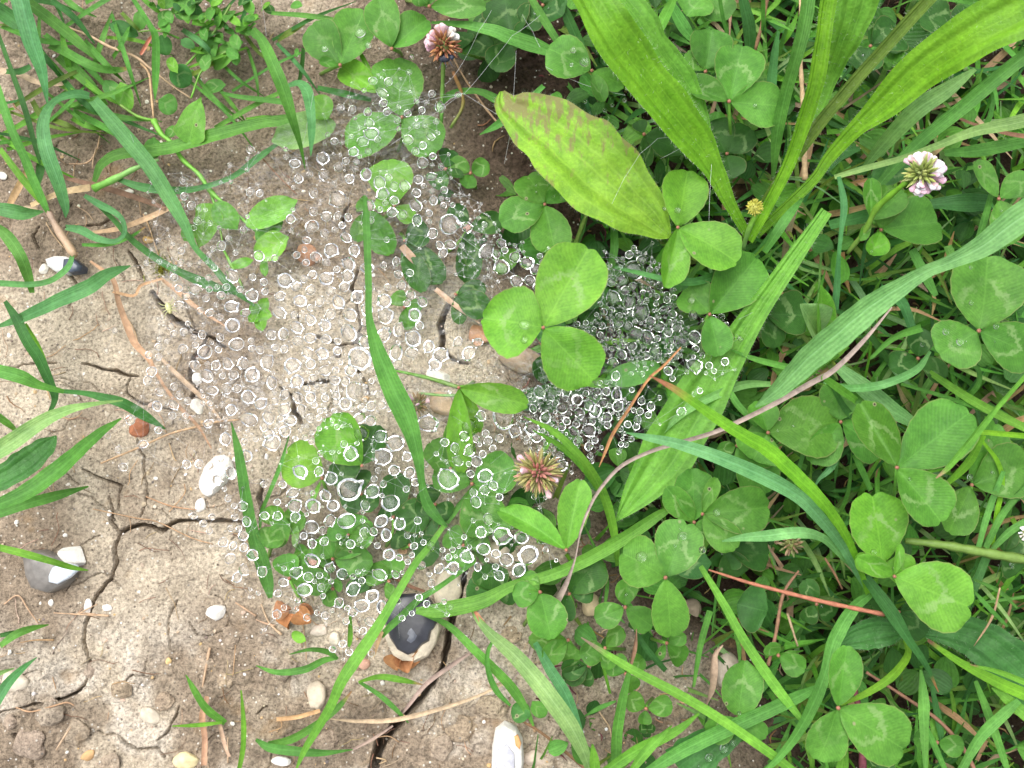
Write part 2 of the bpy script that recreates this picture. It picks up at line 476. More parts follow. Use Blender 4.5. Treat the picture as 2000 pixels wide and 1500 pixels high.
def control(pts, hs):
    """photo-space control points -> world points plus half widths in metres"""
    xy = np.array([p[:2] for p in pts]); s = np.concatenate([[0], np.cumsum(np.linalg.norm(np.diff(xy, axis=0), axis=1))]); s /= s[-1]
    if isinstance(hs, (int, float)): hs = (hs, hs)
    H = np.interp(s, np.linspace(0, 1, len(hs)), hs)
    R = []
    for p, h in zip(pts, H):
        w = P(p[0], p[1], h); R.append((*w, p[2] * 0.5 * PX(w)))
    return np.array(R), s[-1]

def frames(p, roll=None):
    T = np.gradient(p, axis=0); T /= np.linalg.norm(T, axis=1)[:, None] + 1e-12
    Zv = np.array([0, 0, 1.0])
    Sd = np.cross(T, Zv); ln = np.linalg.norm(Sd, axis=1)[:, None]; Sd /= ln + 1e-9
    Nv = np.cross(Sd, T)
    if roll is not None:
        c, s_ = np.cos(roll)[:, None], np.sin(roll)[:, None]
        Sd, Nv = Sd * c + Nv * s_, Nv * c - Sd * s_
    return T, Sd, Nv

def ribbon_data(pts, hs, col, fold=0.35, roll=0.0, tip=None, base=None, na=5, step=9, cup=None, seed=0):
    A, _ = control(pts, hs)
    xy = np.array([p[:2] for p in pts]); ln = np.linalg.norm(np.diff(xy, axis=0), axis=1).sum()
    n = int(max(7, min(70, ln / step)))
    R = catmull(A, n); p = R[:, :3]; w = np.clip(R[:, 3], 0.00004, None)
    rr = random.Random(seed)
    sl_ = np.linspace(0, 1, n)
    ro = roll + 0.30 * np.sin(sl_ * rr.uniform(2, 6) + rr.uniform(0, 6)) * rr.uniform(.3, 1)
    w = w / np.maximum(np.cos(ro), 0.5)
    T, Sd, Nv = frames(p, ro)
    V = []; U = []; K = []
    col = np.array(col); tc = np.array(COL[tip]) if tip else None; bc = np.array(COL[base]) if base else None
    for i in range(n):
        s = sl_[i]
        cc_ = col * (1 + 0.10 * math.sin(9 * s + seed))
        if tc is not None:
            k = min(1, max(0, (s - 0.86) / 0.08)); cc_ = cc_ * (1 - k) + tc * k
        if bc is not None:
            k = min(1, max(0, (0.14 - s) / 0.10)); cc_ = cc_ * (1 - k) + bc * k
        for j in range(na):
            t = -1 + 2 * j / (na - 1)
            q_ = p[i] + Sd[i] * (t * w[i]) + Nv[i] * (fold * (abs(t) ** 1.2 - 0.4) * w[i] + 0.06 * w[i] * math.sin(i * 1.3 + j * 2.1 + seed))
            V.append(q_); U.append((j / (na - 1), s * ln / 100)); K.append(cc_)
    F = [(i * na + j, i * na + j + 1, (i + 1) * na + j + 1, (i + 1) * na + j) for i in range(n - 1) for j in range(na - 1)]
    return V, F, K, U

SEED = [0]
def nseed(): SEED[0] += 1; return SEED[0]
def jit(c, a=0.14):
    k = 1 + rnd.uniform(-a, a); return (c[0] * k * (1 + rnd.uniform(-a, a) * .6), c[1] * k, c[2] * k * (1 + rnd.uniform(-a, a)))

def blade(pts, hs, col, name='grass_leaf', parent=None, origin=None, **k):
    V, F, K, U = ribbon_data(pts, hs, jit(COL[col]) if isinstance(col, str) else col, seed=nseed(), **k)
    o = np.array(V[0]) if origin is None else origin
    mat = M_dry if name == 'dry_grass_leaf' else M_grass
    return mk(name, V, F, mat, origin=o, parent=parent, cols=K, uvs=U)

def tube_data(pts, hs, col, seg=6, step=10, wob=0.12, seed=0, col2=None):
    A, _ = control(pts, hs)
    xy = np.array([p[:2] for p in pts]); ln = np.linalg.norm(np.diff(xy, axis=0), axis=1).sum()
    n = int(max(5, min(60, ln / step)))
    R = catmull(A, n); p = R[:, :3]; w = np.clip(R[:, 3], 0.00003, None)
    T, Sd, Nv = frames(p)
    rr = random.Random(seed); ph = rr.uniform(0, 6)
    V = []; K = []; c0 = np.array(col); c1 = np.array(col2 if col2 is not None else col)
    for i in range(n):
        k = 1 + wob * math.sin(i * 1.7 + ph)
        for j in range(seg):
            a = 2 * math.pi * j / seg
            V.append(p[i] + (Sd[i] * math.cos(a) + Nv[i] * math.sin(a)) * w[i] * k); K.append(c0 + (c1 - c0) * i / (n - 1))
    F = [(i * seg + j, i * seg + (j + 1) % seg, (i + 1) * seg + (j + 1) % seg, (i + 1) * seg + j) for i in range(n - 1) for j in range(seg)]
    F.append(tuple(range(seg))[::-1]); F.append(tuple((n - 1) * seg + j for j in range(seg)))
    return V, F, K
def tube(name, pts, hs, col, parent=None, origin=None, mat=None, col2=None, **k):
    c = jit(COL[col], .08) if isinstance(col, str) else col
    V, F, K = tube_data(pts, hs, c, seed=nseed(), col2=(COL[col2] if isinstance(col2, str) else col2), **k)
    o = np.array(V[0]) if origin is None else origin
    return mk(name, V, F, mat or M_stem, origin=o, parent=parent, cols=K)

PROF = np.array([(0, .07), (.08, .34), (.2, .62), (.35, .86), (.5, .98), (.62, 1), (.75, .95), (.86, .82), (.94, .64), (1, .40)])
def leaflet_data(b, t, wpx, hb, ht, col, fold=0.22, roll=0.0, peak=1.0, seed=0, ns=14, na=11, bend=0.10, serr=0.014, notch=0.05, prof=None, brown=None, shift=0.0):
    """b, t: photo positions of the leaflet's base and tip"""
    p0, p1 = P(*b, hb), P(*t, ht)
    Lv = p1 - p0; Ln = np.linalg.norm(Lv); T = Lv / Ln
    Sd = np.cross(T, (0, 0, 1.0)); Sd /= np.linalg.norm(Sd); Nv = np.cross(Sd, T)
    Sd, Nv = Sd * math.cos(roll) + Nv * math.sin(roll), Nv * math.cos(roll) - Sd * math.sin(roll)
    hw = wpx * 0.5 * PX((p0 + p1) / 2) * (1 + 0.4 * abs(fold) * .5)
    rr = random.Random(seed); ph = [rr.uniform(0, 6.3) for _ in range(6)]
    PR = PROF if prof is None else prof
    V = []; U = []; K = []; col = np.array(col)
    for i in range(ns):
        s = i / (ns - 1); s = s * 1.0
        sp = s ** peak
        f = np.interp(sp, PR[:, 0], PR[:, 1])
        for j in range(na):
            t_ = -1 + 2 * j / (na - 1)
            e = abs(t_)
            al = s - 0.07 * e * e * s ** 6 - notch * (1 - e) ** 2 * s ** 14
            ww = f * (1 + (serr * (1 if (i % 2) else -1) if e > 0.99 else 0)) * (1 + 0.05 * math.sin(4 * s + ph[0] + (3 if t_ > 0 else 0)))
            x = t_ * ww * hw
            z = fold * hw * (e ** 1.1) * f + bend * Ln * (-(s - .35) ** 2) + 0.035 * hw * math.sin(s * 9 + ph[1]) * e + 0.045 * hw * math.sin(s * 5 + t_ * 3 + ph[2])
            z += 0.012 * hw * math.sin(34 * (s - 0.3 * e) + ph[3]) * (1 - e)
            V.append(p0 + T * (al * Ln) + Sd * (x + shift * hw * s * s) + Nv * z)
            U.append((j / (na - 1), s))
            kk = 1 + 0.08 * math.sin(3 * s + ph[4]) + (0.10 * t_ * math.sin(ph[5]))
            K.append(col * kk)
    F = [(i * na + j, i * na + j + 1, (i + 1) * na + j + 1, (i + 1) * na + j) for i in range(ns - 1) for j in range(na - 1)]
    return V, F, K, U
def leaflet(name, b, t, w, hb, ht, col, parent=None, origin=None, mat=None, **k):
    c = jit(COL[col] if isinstance(col, str) else col, .12)
    V, F, K, U = leaflet_data(b, t, w, hb, ht, c, seed=nseed(), **k)
    o = np.array(V[0]) if origin is None else origin
    return mk(name, V, F, mat or M_clover, origin=o, parent=parent, cols=K, uvs=U)

CLV = []
def clover(cx, cy, h, leaves, col='clov', phrase=None, label=None, foot=None, group='clover leaves', dh=2.0, base=None):
    """one trifoliate leaf: its centre, then tip x, tip y, width [, fold, roll, peak, dh] per leaflet"""
    o = P(cx, cy, h)
    e = empty('clover_leaf', o)
    CLV.append((cx, cy, h, leaves))
    n = 0
    for lf in leaves:
        tx, ty, w = lf[:3]; kw = lf[3] if len(lf) > 3 else {}
        kw = dict(kw)
        d = kw.pop('dh', rnd.uniform(-dh, dh)); c_ = kw.pop('col', col); bs = kw.pop('b', None)
        kw.setdefault('fold', rnd.uniform(.16, .42)); kw.setdefault('roll', rnd.uniform(-.25, .25))
        vx, vy = tx - cx, ty - cy; l = math.hypot(vx, vy)
        b_ = bs or (cx + vx / l * 4, cy + vy / l * 4)
        leaflet('leaflet', b_, (tx, ty), w, h, h + d, c_, parent=e, origin=o, **kw)
        n += 1
    fx_, fy_ = foot or (cx + rnd.uniform(-50, 50), cy + rnd.uniform(-20, 70))
    mxp = ((cx + fx_) / 2 + rnd.uniform(-8, 8), (cy + fy_) / 2)
    tube('leaf_stalk', [(cx, cy, 7), (mxp[0], mxp[1], 7), (fx_, fy_, 8)], (h - .5, h * .55, gz(fx_, fy_) - 1), 'bright', parent=e, origin=o, col2='olive')
    V, F, K = blob(o, 0.00045, 0.00045, 0.0004, (.30, .13, .08), nseed(), 1)
    mk('leaf_joint', V, F, M_stem, origin=o, parent=e, cols=K)
    tag(e, 'clover leaf', label, group, phrase or ('%s three-part clover leaf' % CW[col]), (cx, cy))
    return e

def ico(sub):
    import bmesh
    bm = bmesh.new(); bmesh.ops.create_icosphere(bm, subdivisions=sub, radius=1)
    V = np.array([v.co[:] for v in bm.verts]); F = [tuple(v.index for v in f.verts) for f in bm.faces]; bm.free()
    return V, F
ICO = {k: ico(k) for k in (1, 2, 3, 4)}
def blob(c, rx, ry, rz, col, seed, sub=2, rough=0.12, ang=0.0, facet=0.0):
    V0, F = ICO[sub]
    rr = np.random.RandomState(seed * 7 + 1)
    V = V0.copy()
    k = np.zeros(len(V))
    for f, a in ((1.5, 1.0), (3.1, .6), (6.3, .35)):
        d = rr.randn(3, 3) * f; ph = rr.rand(3) * 6
        k += a * (np.sin(V @ d[0] + ph[0]) + np.sin(V @ d[1] + ph[1])) * .5
    V = V * (1 + rough * k[:, None])
    if facet:
        for _ in range(9):
            n_ = rr.randn(3); n_ /= np.linalg.norm(n_); lim = rr.uniform(.62, .9)
            dd = V @ n_; V = V - np.clip(dd - lim, 0, None)[:, None] * n_ * facet
    V = V * (rx, ry, rz)
    ca, sa = math.cos(ang), math.sin(ang)
    V = np.stack([V[:, 0] * ca - V[:, 1] * sa, V[:, 0] * sa + V[:, 1] * ca, V[:, 2]], 1) + np.asarray(c)
    K = np.tile(np.array(col), (len(V), 1)) * (1 + 0.10 * np.sin(V0 @ (rr.randn(3) * 2.5) + 1))[:, None]
    return V, F, K
def stone(name, x, y, wx, wy, col, ang=0, hf=0.45, sink=0.35, cat='stone', label=None, mat=None, rough=0.12, facet=0.9, sub=3, group=None, phrase=None, col2=None):
    h = gz(x, y); c = P(x, y, h); k = PX(c)
    rx, ry = wx * k / 2, wy * k / 2; rz = min(rx, ry) * 2 * hf
    c = c + np.array([0, 0, rz * (1 - sink) * 0.6])
    V, F, K = blob(c, rx, ry, rz, col, nseed(), sub, rough, -math.radians(ang), facet)
    if col2 is not None:
        m_ = (V - c) @ np.array([math.cos(1 + x), math.sin(1 + x), 0]) > 0.15 * rx
        K[m_] = np.array(col2)
    o = mk(name, V, F, mat or M_stone, origin=c, cols=K, smooth=(rough > .1 and not facet > .95))
    tag(o, cat, label, group, phrase, (x, y))
    return o

# ---------------------------------------------------------------- plants: grass
def pts(s): return [tuple(float(q) for q in p.split()) for p in s.split(',')]
# colour | heights in mm | x y width, ... | options
GRASS = """
teal|14 16 12 9|25 -60 36,40 0 37,62 80 33,82 140 20,93 203 3|rib long blade crossing the top left corner
mid|9 8 5|20 -10 22,60 10 22,107 45 22,150 80 20,197 122 4|
dark|8 6 5|-20 10 30,20 35 30,52 64 16|
mid|6 11 9 4|95 90 10,120 98 18,160 120 18,200 136 17,235 137 14,256 131 3|tip=tan
mid|5 7 4|115 107 22,150 140 24,182 172 16,210 205 4|
dark|10 8 5|101 0 11,147 37 12,185 85 3|
mid|16 14 10 6|258 -5 8,293 50 10,304 75 14,305 130 16,304 165 12,303 195 3|
teal|9 17 17 10|175 188 14,150 184 20,112 195 16,90 222 20,85 260 26,95 305 28,112 350 26,127 400 18,128 425 3|arched
teal|10 14 12 8|183 195 20,240 262 30,293 325 30,333 389 28,362 440 20,381 483 11,416 520 13,453 563 13,497 597 4|long
mid|13 9 6|572 230 14,545 236 22,500 243 24,400 270 30,320 292 28,240 300 24,200 320 18,184 355 9|
teal|7 9 6|229 350 8,280 366 16,345 372 14,395 366 10,455 345 10,500 312 14,530 290 10,570 262 5|
dark|9 8 7|-5 60 8,22 135 10,50 215 12,70 290 8,78 320 3|
mid|15 13 9 4|-12 150 14,0 185 18,24 253 18,48 306 18,66 352 18,85 395 14,98 425 3|
bright|8 7 4|0 290 10,32 333 14,64 373 14,95 412 6|tip=grey
dark|5 6 4|82 300 12,78 345 16,72 372 6|
teal|12 12 7|-20 405 20,20 412 28,50 417 24,85 413 4|
mid|12 13 8|-12 440 14,15 462 24,40 500 22,55 540 18,63 572 9|
teal|5 10 9|143 495 8,135 520 14,112 542 14,85 553 12,50 556 12,-5 553 12|
teal|4 8 9 5|128 444 10,160 450 16,190 466 14,225 472 10,244 455 10,240 430 10,222 413 12,196 400 14,165 382 8|curled
mid|5 6 3|160 478 6,210 478 8,252 465 8,284 443 3|tip=tan
dark|5 8 6|187 395 8,225 432 10,256 467 12,306 505 14,347 529 14,400 553 20,435 566 14,470 575 4|
teal|9 15 15 9|-5 638 6,50 618 22,120 585 28,172 562 30,213 535 24,255 519 3|
dark|13 12 9 4|10 588 8,32 622 18,53 665 20,77 702 20,98 748 18,108 775 16,100 800 10,85 820 3|
bright|9 8 5|50 632 6,70 670 12,88 710 10,92 735 4|
mid|22 20 14|-30 712 20,-10 722 24,40 736 26,75 752 16,125 765 8|
dark|9 12 5|120 764 8,165 768 10,200 776 16,240 787 20,280 810 20,323 838 3|
pale|30 27 20|-20 890 30,20 865 32,80 825 28,130 802 20,180 790 10,240 782 3|
mid|20 17 9|-20 992 20,30 972 30,70 950 36,120 912 36,160 876 28,200 842 18,237 817 3|broad
mid|14 12 6|-20 1012 14,50 985 20,110 968 18,173 950 3|
mid|12 10 6|-5 812 14,20 830 14,38 848 8|
bright|18 16 9|-15 1066 12,50 1082 14,100 1096 12,140 1108 10,172 1114 2|
mid|10 9 4|0 1262 10,30 1240 16,60 1228 12,95 1220 2|
dark|7 7 3|0 1241 8,25 1236 10,45 1233 4|
teal|14 12 6|-10 1375 20,15 1335 18,45 1305 12,72 1284 2|
pale|10 8|-10 1318 12,28 1305 2|
mid|20 24 20 12|495 55 8,515 85 20,535 130 24,555 180 24,572 235 16,587 285 8,596 330 2|
teal|12 20 16|562 168 10,585 163 16,600 180 22,608 225 18,609 265 14,607 305 2|arched
mid|8 9 9|530 26 8,600 31 10,650 38 8,700 48 4|
dark|9 8|620 172 10,670 183 14,725 195 8|
dark|10 4|593 95 8,590 130 9,585 158 7|
bright|7 8 6|480 232 4,515 230 9,550 231 6|
mid|14 19 17 14|842 44 5,900 48 16,960 60 26,1000 75 30,1040 88 30,1080 102 18|
mid|6 9 8|850 215 10,880 185 14,930 178 12,970 195 18,1000 216 12|
mid|8 12 11|937 263 2,970 245 14,1000 222 16,1035 193 13,1062 168 10|
mid|19 16|1030 -15 12,1060 35 16,1088 80 14|
dark|16 10|1090 -10 12,1120 60 20,1142 108 16|
bright|26 20|1320 -10 10,1300 30 22,1272 88 18|
mid|20 16|1300 -10 12,1330 45 26,1354 78 12|
mid|24 18|1404 -10 8,1411 30 8,1420 70 5|
dark|22 18 12|1445 -20 20,1462 50 26,1465 98 18|
dark|16 12 10|1333 106 2,1373 145 20,1422 187 12|
mid|38 34 24 12|1582 -30 28,1570 50 30,1555 110 26,1535 180 24,1518 260 22,1510 345 8|broad
gg|22 20 10|1905 135 8,1850 175 30,1790 215 36,1727 280 28,1687 328 9|
mid|26 20 14|2020 95 26,1950 150 28,1880 210 28,1800 275 24,1740 335 20,1690 395 10|
pale|30 24 18|2020 232 30,1960 245 26,1900 258 20,1830 285 14,1760 310 12,1685 330 12,1630 346 9|
mid|18 16 14|1845 300 12,1925 292 26,2020 273 24|
teal|9 17 20 12|1443 490 2,1415 530 18,1360 550 16,1310 548 14,1255 535 10,1200 522 6|curved
mid|8 12 7|1196 415 12,1200 480 16,1193 528 12|
gg|50 46 42 34|2045 398 60,1990 428 56,1920 480 44,1860 510 28,1810 530 26,1760 560 36,1700 600 50,1640 650 56,1580 700 52,1520 760 34,1475 795 4|the longest broad blade
teal|30 28 20|1638 345 8,1648 400 14,1643 450 9,1638 500 8,1634 560 14,1631 606 12|
mid|14 16 12|1570 385 4,1545 415 16,1520 450 20,1493 492 12|
dark|10 11 10|1815 400 20,1880 396 34,1935 396 30|
mid|14 12|1780 488 20,1805 535 20,1828 578 10|
aqua|16 24 20 12|1817 686 5,1790 722 14,1735 748 16,1690 757 16,1650 757 12,1610 745 8|curved
mid|10 14 12 8|1873 705 8,1905 716 10,1913 740 10,1900 765 10,1868 787 6|looped
mid|9 11 12|1760 750 6,1845 775 8,1930 805 8,2015 840 8|
bright|10 12 13|1815 727 10,1887 775 16,1953 812 18,2015 843 16|
bright|34 36 38|2020 715 8,1953 790 10,1920 830 14,1880 880 14,1850 915 10,1828 934 2|tip=straw
lime|22 26 24|1843 825 3,1890 842 9,1930 845 10,2020 853 11|tip=red
lime|20 16|1921 850 10,1890 905 16,1840 953 8|
lime|16 15 12|1917 860 6,1948 902 9,1957 945 10,1945 1010 10,1938 1072 6|
lime|38 36 30 14|1268 733 2,1320 762 14,1400 818 22,1450 850 26,1500 880 30,1550 925 30,1605 980 26,1645 1035 20,1672 1090 14,1695 1160 10|tip=red rev
aqua|28 30 26 13|1222 845 2,1267 855 14,1320 866 20,1400 892 26,1500 935 30,1560 970 26,1600 1010 24,1640 1060 18,1670 1110 16,1697 1157 10|
aqua|26 26 13|1410 1057 3,1450 1050 14,1500 1046 22,1560 1040 22,1605 1050 16,1640 1080 16,1682 1124 10|
mid|13 16 22 26|1700 1160 14,1665 1190 24,1630 1250 28,1613 1310 22,1595 1360 24,1565 1420 20,1525 1475 14,1485 1515 8|broad
bright|22 22 12 6|1023 814 2,1080 842 12,1133 892 16,1170 948 18,1190 1000 18,1202 1060 14,1206 1105 8|
bright|19 18 10|1040 840 2,1093 870 11,1138 912 13,1174 962 12|
bright|10 14 12|812 1193 12,860 1192 28,940 1175 28,1000 1145 20,1080 1122 22,1150 1090 26,1220 1050 26,1280 1010 20,1322 984 6|
mid|24 23 18 9|712 385 6,716 440 14,718 500 14,720 560 13,721 620 14,733 670 26,745 705 34,768 760 42,790 805 43,806 850 32,817 895 22,823 935 14,828 965 18,838 990 22,855 1012 16,873 1030 6|arched
bright|12 16 18 13|867 1027 9,840 1065 12,812 1100 14,780 1153 16,742 1218 20,703 1277 24,668 1330 22,648 1375 18,622 1420 16,595 1465 12,577 1506 3|long
mid|8 9|925 1098 8,860 1145 10,820 1170 12,788 1200 14,758 1228 13,745 1244 8|
mid|6 6|878 1087 4,930 1050 5,985 1012 3|
mid|7 6|922 953 6,895 990 11,872 1022 9|
pale|10 18 20 14|916 1178 2,930 1205 10,955 1235 18,985 1262 26,1010 1285 30,1045 1325 34,1080 1370 36,1115 1420 34,1140 1470 24,1155 1515 10|btip
teal|8 10 9|1045 1255 10,1072 1303 20,1107 1361 22,1133 1433 14,1152 1495 6|
mid|6 9 5|817 1196 5,873 1220 12,927 1270 16,980 1321 18,1005 1350 20,1030 1390 12,1042 1418 4|
mid|11 9|969 1241 4,953 1271 8,953 1308 10,969 1348 12,997 1378 5|
mid|4 7 3|500 1300 2,540 1313 10,593 1308 14,633 1289 12,660 1285 6|
mid|5 7 3|565 1278 2,607 1268 8,641 1273 12,660 1287 6|
bright|9 4|684 1200 5,684 1246 10,681 1264 4|
bright|4 7 4|700 1332 4,740 1322 10,780 1327 12,825 1337 2|tip=tan
mid|4 6 4|702 1332 6,740 1356 10,770 1382 10,798 1412 2|
mid|7 9 3|687 1350 2,660 1382 12,615 1417 14,567 1444 16,524 1452 8|tip=tan
mid|4 6 3|500 1444 6,527 1460 16,580 1467 18,633 1470 12,689 1464 2|
mid|9 7 3|363 1318 2,381 1348 14,405 1385 16,440 1412 10|
bright|6 4|336 1418 2,387 1416 8,434 1411 5|
bright|10 8 4|471 1348 3,476 1407 10,475 1460 10,466 1508 8|
mid|15 14 8 3|452 825 2,467 887 18,480 967 22,495 1045 24,510 1090 28,522 1135 24,528 1168 8|
mid|12 9 5|564 852 2,548 908 8,527 961 8,511 1001 8,508 1032 5|
bright|22 24 22|1135 1245 2,1187 1279 12,1240 1311 16,1320 1353 18,1400 1400 18,1500 1468 18,1560 1515 16|tip=grey
bright|20 18 16|1368 1106 10,1413 1180 16,1453 1250 18,1500 1320 20,1530 1360 18,1565 1405 10|
mid|16 16|1602 1338 5,1560 1360 22,1500 1388 26,1400 1433 28,1320 1473 26,1255 1515 18|
bright|12 14|1365 1393 5,1320 1428 16,1240 1468 24,1180 1508 20|
mid|13 10 4|1228 1315 9,1215 1370 18,1205 1430 22,1203 1485 20,1200 1515 18|
bright|16 15|1312 1417 3,1280 1449 16,1253 1479 18,1228 1512 12|
bright|20 16|1157 1453 3,1160 1480 18,1163 1515 22|
mid|9 7|1203 1369 4,1170 1383 9,1141 1399 2|
mid|13 10|1387 1193 12,1368 1260 12,1354 1342 6|
lime|10 14 12|1768 1250 9,1772 1280 14,1740 1322 16,1690 1355 12,1642 1376 5|curved
dark|16 17 14|1690 1128 20,1740 1195 26,1775 1250 16,1807 1297 12,1833 1352 2|tip=rust
mid|16 16|1798 1308 6,1803 1365 22,1805 1430 16,1808 1510 8|
mid|12 12|1800 1400 6,1822 1450 12,1848 1510 11|
lime|14 16 18|1812 1250 6,1873 1292 14,1953 1335 22,2015 1362 24|base=brown
bright|24 22|1895 1298 2,1953 1313 10,2020 1340 12|tip=tan
bright|16 18|1937 1343 4,1970 1368 20,2020 1410 26|
mid|18 18|1990 1368 12,1960 1395 20,1913 1441 24,1872 1512 18|
mid|24 22|1892 1143 2,1927 1183 10,1968 1224 5|
mid|18 18|1903 1132 5,1953 1156 9,1987 1188 4|
mid|12 12|1921 1177 5,2020 1162 8|
bright|24 18|1653 1438 2,1648 1470 18,1643 1515 24|
mid|12 12|1905 1330 8,1930 1395 16,1953 1460 14,1970 1512 10|
dark|9 9|1820 1340 8,1835 1420 14,1838 1450 5|
mid|12 14 14|1500 1160 4,1700 1290 10,1640 1305 14,1570 1340 3|skip
teal|14 12|1646 857 10,1625 910 14,1600 935 7,1591 952 2|
mid|12 10|1668 888 10,1686 925 13,1700 958 10|
dark|20 14|1620 745 10,1645 790 12,1665 815 14|
gg|14 18 16|1640 720 20,1690 760 34,1740 800 34,1790 830 20|pleated
bright|26 22 16|1605 735 12,1640 760 16,1672 783 14|
mid|14 14|1427 683 2,1470 700 10,1530 715 12,1590 725 6|
mid|10 13|1395 705 2,1412 740 10,1440 790 14,1480 830 14|
gg|9 12 10|1288 852 4,1330 810 14,1380 780 16,1450 752 16,1505 750 10|curved
bright|10 10|1058 890 8,1075 855 12,1090 835 4|
mid|9 9|1140 1023 3,1160 1065 5,1178 1100 4|
mid|8 8|1180 1100 5,1186 1140 8,1181 1185 5|
bright|12 6|1172 1285 3,1180 1310 6,1192 1355 5|
dark|12 10|1240 1230 6,1265 1270 12,1300 1310 10|
mid|34 26|1490 -10 10,1490 40 8,1487 60 3|
dark|20 14 8|1500 250 14,1505 180 20,1512 110 16,1520 60 6|
mid|20 14|1830 -5 10,1900 5 12,1930 14 3|tip=tan
dark|12 10|1610 330 20,1640 300 26,1680 290 8|
dark|10 10|1620 440 18,1700 420 26,1780 405 18|
mid|16 14|1900 500 10,1925 420 12,1942 350 8|
dark|8 8|1780 640 18,1760 590 22,1720 560 10|
mid|10 12|1850 480 16,1870 530 20,1885 580 14|
mid|14 14|1700 700 6,1745 660 12,1800 640 16|
dark|9 9|1930 1080 14,1900 1150 20,1870 1210 12|
mid|16 14|1960 920 8,1930 1000 12,1910 1070 10|
mid|16 14|2010 940 10,1960 1000 14,1925 1070 10|
mid|14 12|2015 1010 10,1970 1040 14,1930 1080 10|
dark|7 6|60 130 10,40 140 14,12 140 10|
mid|8 7|430 180 4,470 190 10,560 200 12|
mid|7 6|420 250 8,500 205 12,560 175 8|
"""
NB = 0
for ln in GRASS.strip().split('\n'):
    c_, h_, p_, op = ln.split('|')
    if 'skip' in op: continue
    kw = {}
    for w_ in op.split():
        if w_.startswith('tip='): kw['tip'] = w_[4:]
        if w_.startswith('base='): kw['base'] = w_[5:]
    q = pts(p_)
    # the tip is the narrow end
    hsv = tuple(float(v) for v in h_.split())
    if 'tip' in kw and q[0][2] < q[-1][2]:
        q = q[::-1]; hsv = hsv[::-1]
    wmax = max(p[2] for p in q)
    kw['na'] = 7 if wmax > 26 else 5
    o = blade(q, hsv, c_, fold=0.42 if wmax < 20 else 0.30, **kw)
    sz = 'broad' if wmax >= 27 else ('slender' if wmax < 11 else 'narrow' if wmax < 18 else 'medium')
    sh = next((w_ for w_ in ('arched', 'curled', 'curved', 'looped', 'pleated') if w_ in op), '')
    lenp = sum(math.hypot(a[0] - b[0], a[1] - b[1]) for a, b in zip(q, q[1:]))
    lw = 'long ' if lenp > 260 else 'short ' if lenp < 90 else ''
    ph = '%s%s %s%s grass blade' % (lw, sz, (sh + ' ') if sh else '', CW[c_])
    if 'tip' in kw: ph += ' with a dry tip'
    mx = q[len(q) // 2]
    tag(o, 'grass blade', None, 'blades of grass', ph, (mx[0], mx[1]))
    NB += 1
for k in range(84):   # short grass crowding the top left corner
    x, y = rnd.uniform(-40, 560), rnd.uniform(-50, 300) ** 1.0
    if y > 330 - x * .3 or (200 < x < 300 and 130 < y): continue
    a = rnd.choice((rnd.uniform(0, 6.3), rnd.gauss(.7, .3), rnd.gauss(-.5, .3))); l = rnd.uniform(60, 210); bd_ = rnd.uniform(-.3, .3); w_ = rnd.uniform(5, 13)
    x1, y1 = x + l * .5 * math.cos(a), y + l * .5 * math.sin(a); x2, y2 = x1 + l * .5 * math.cos(a + bd_), y1 + l * .5 * math.sin(a + bd_)
    c_ = rnd.choice(('mid', 'dark', 'mid', 'bright', 'teal', 'olive')); hb_ = rnd.uniform(2, 5)
    o = blade([(x, y, w_ * .8), (x1, y1, w_), (x2, y2, 1.5)], (hb_, hb_ + rnd.uniform(2, 6), hb_), c_, fold=.4)
    tag(o, 'grass blade', None, 'blades of grass', 'short %s %s grass blade' % ('thin' if w_ < 9 else 'narrow', CW[c_]), (x1, y1))
# dry tip of the pale blade at the burrow mouth
blade([(953, 1235, 15), (935, 1205, 8), (916, 1178, 2)], (13, 11), 'red', name='dry_grass_leaf')
o = bpy.data.objects['dry_grass_leaf']
tag(o, 'grass tip', 'withered salmon pink tip lying over the pale broad blade below the black flint')

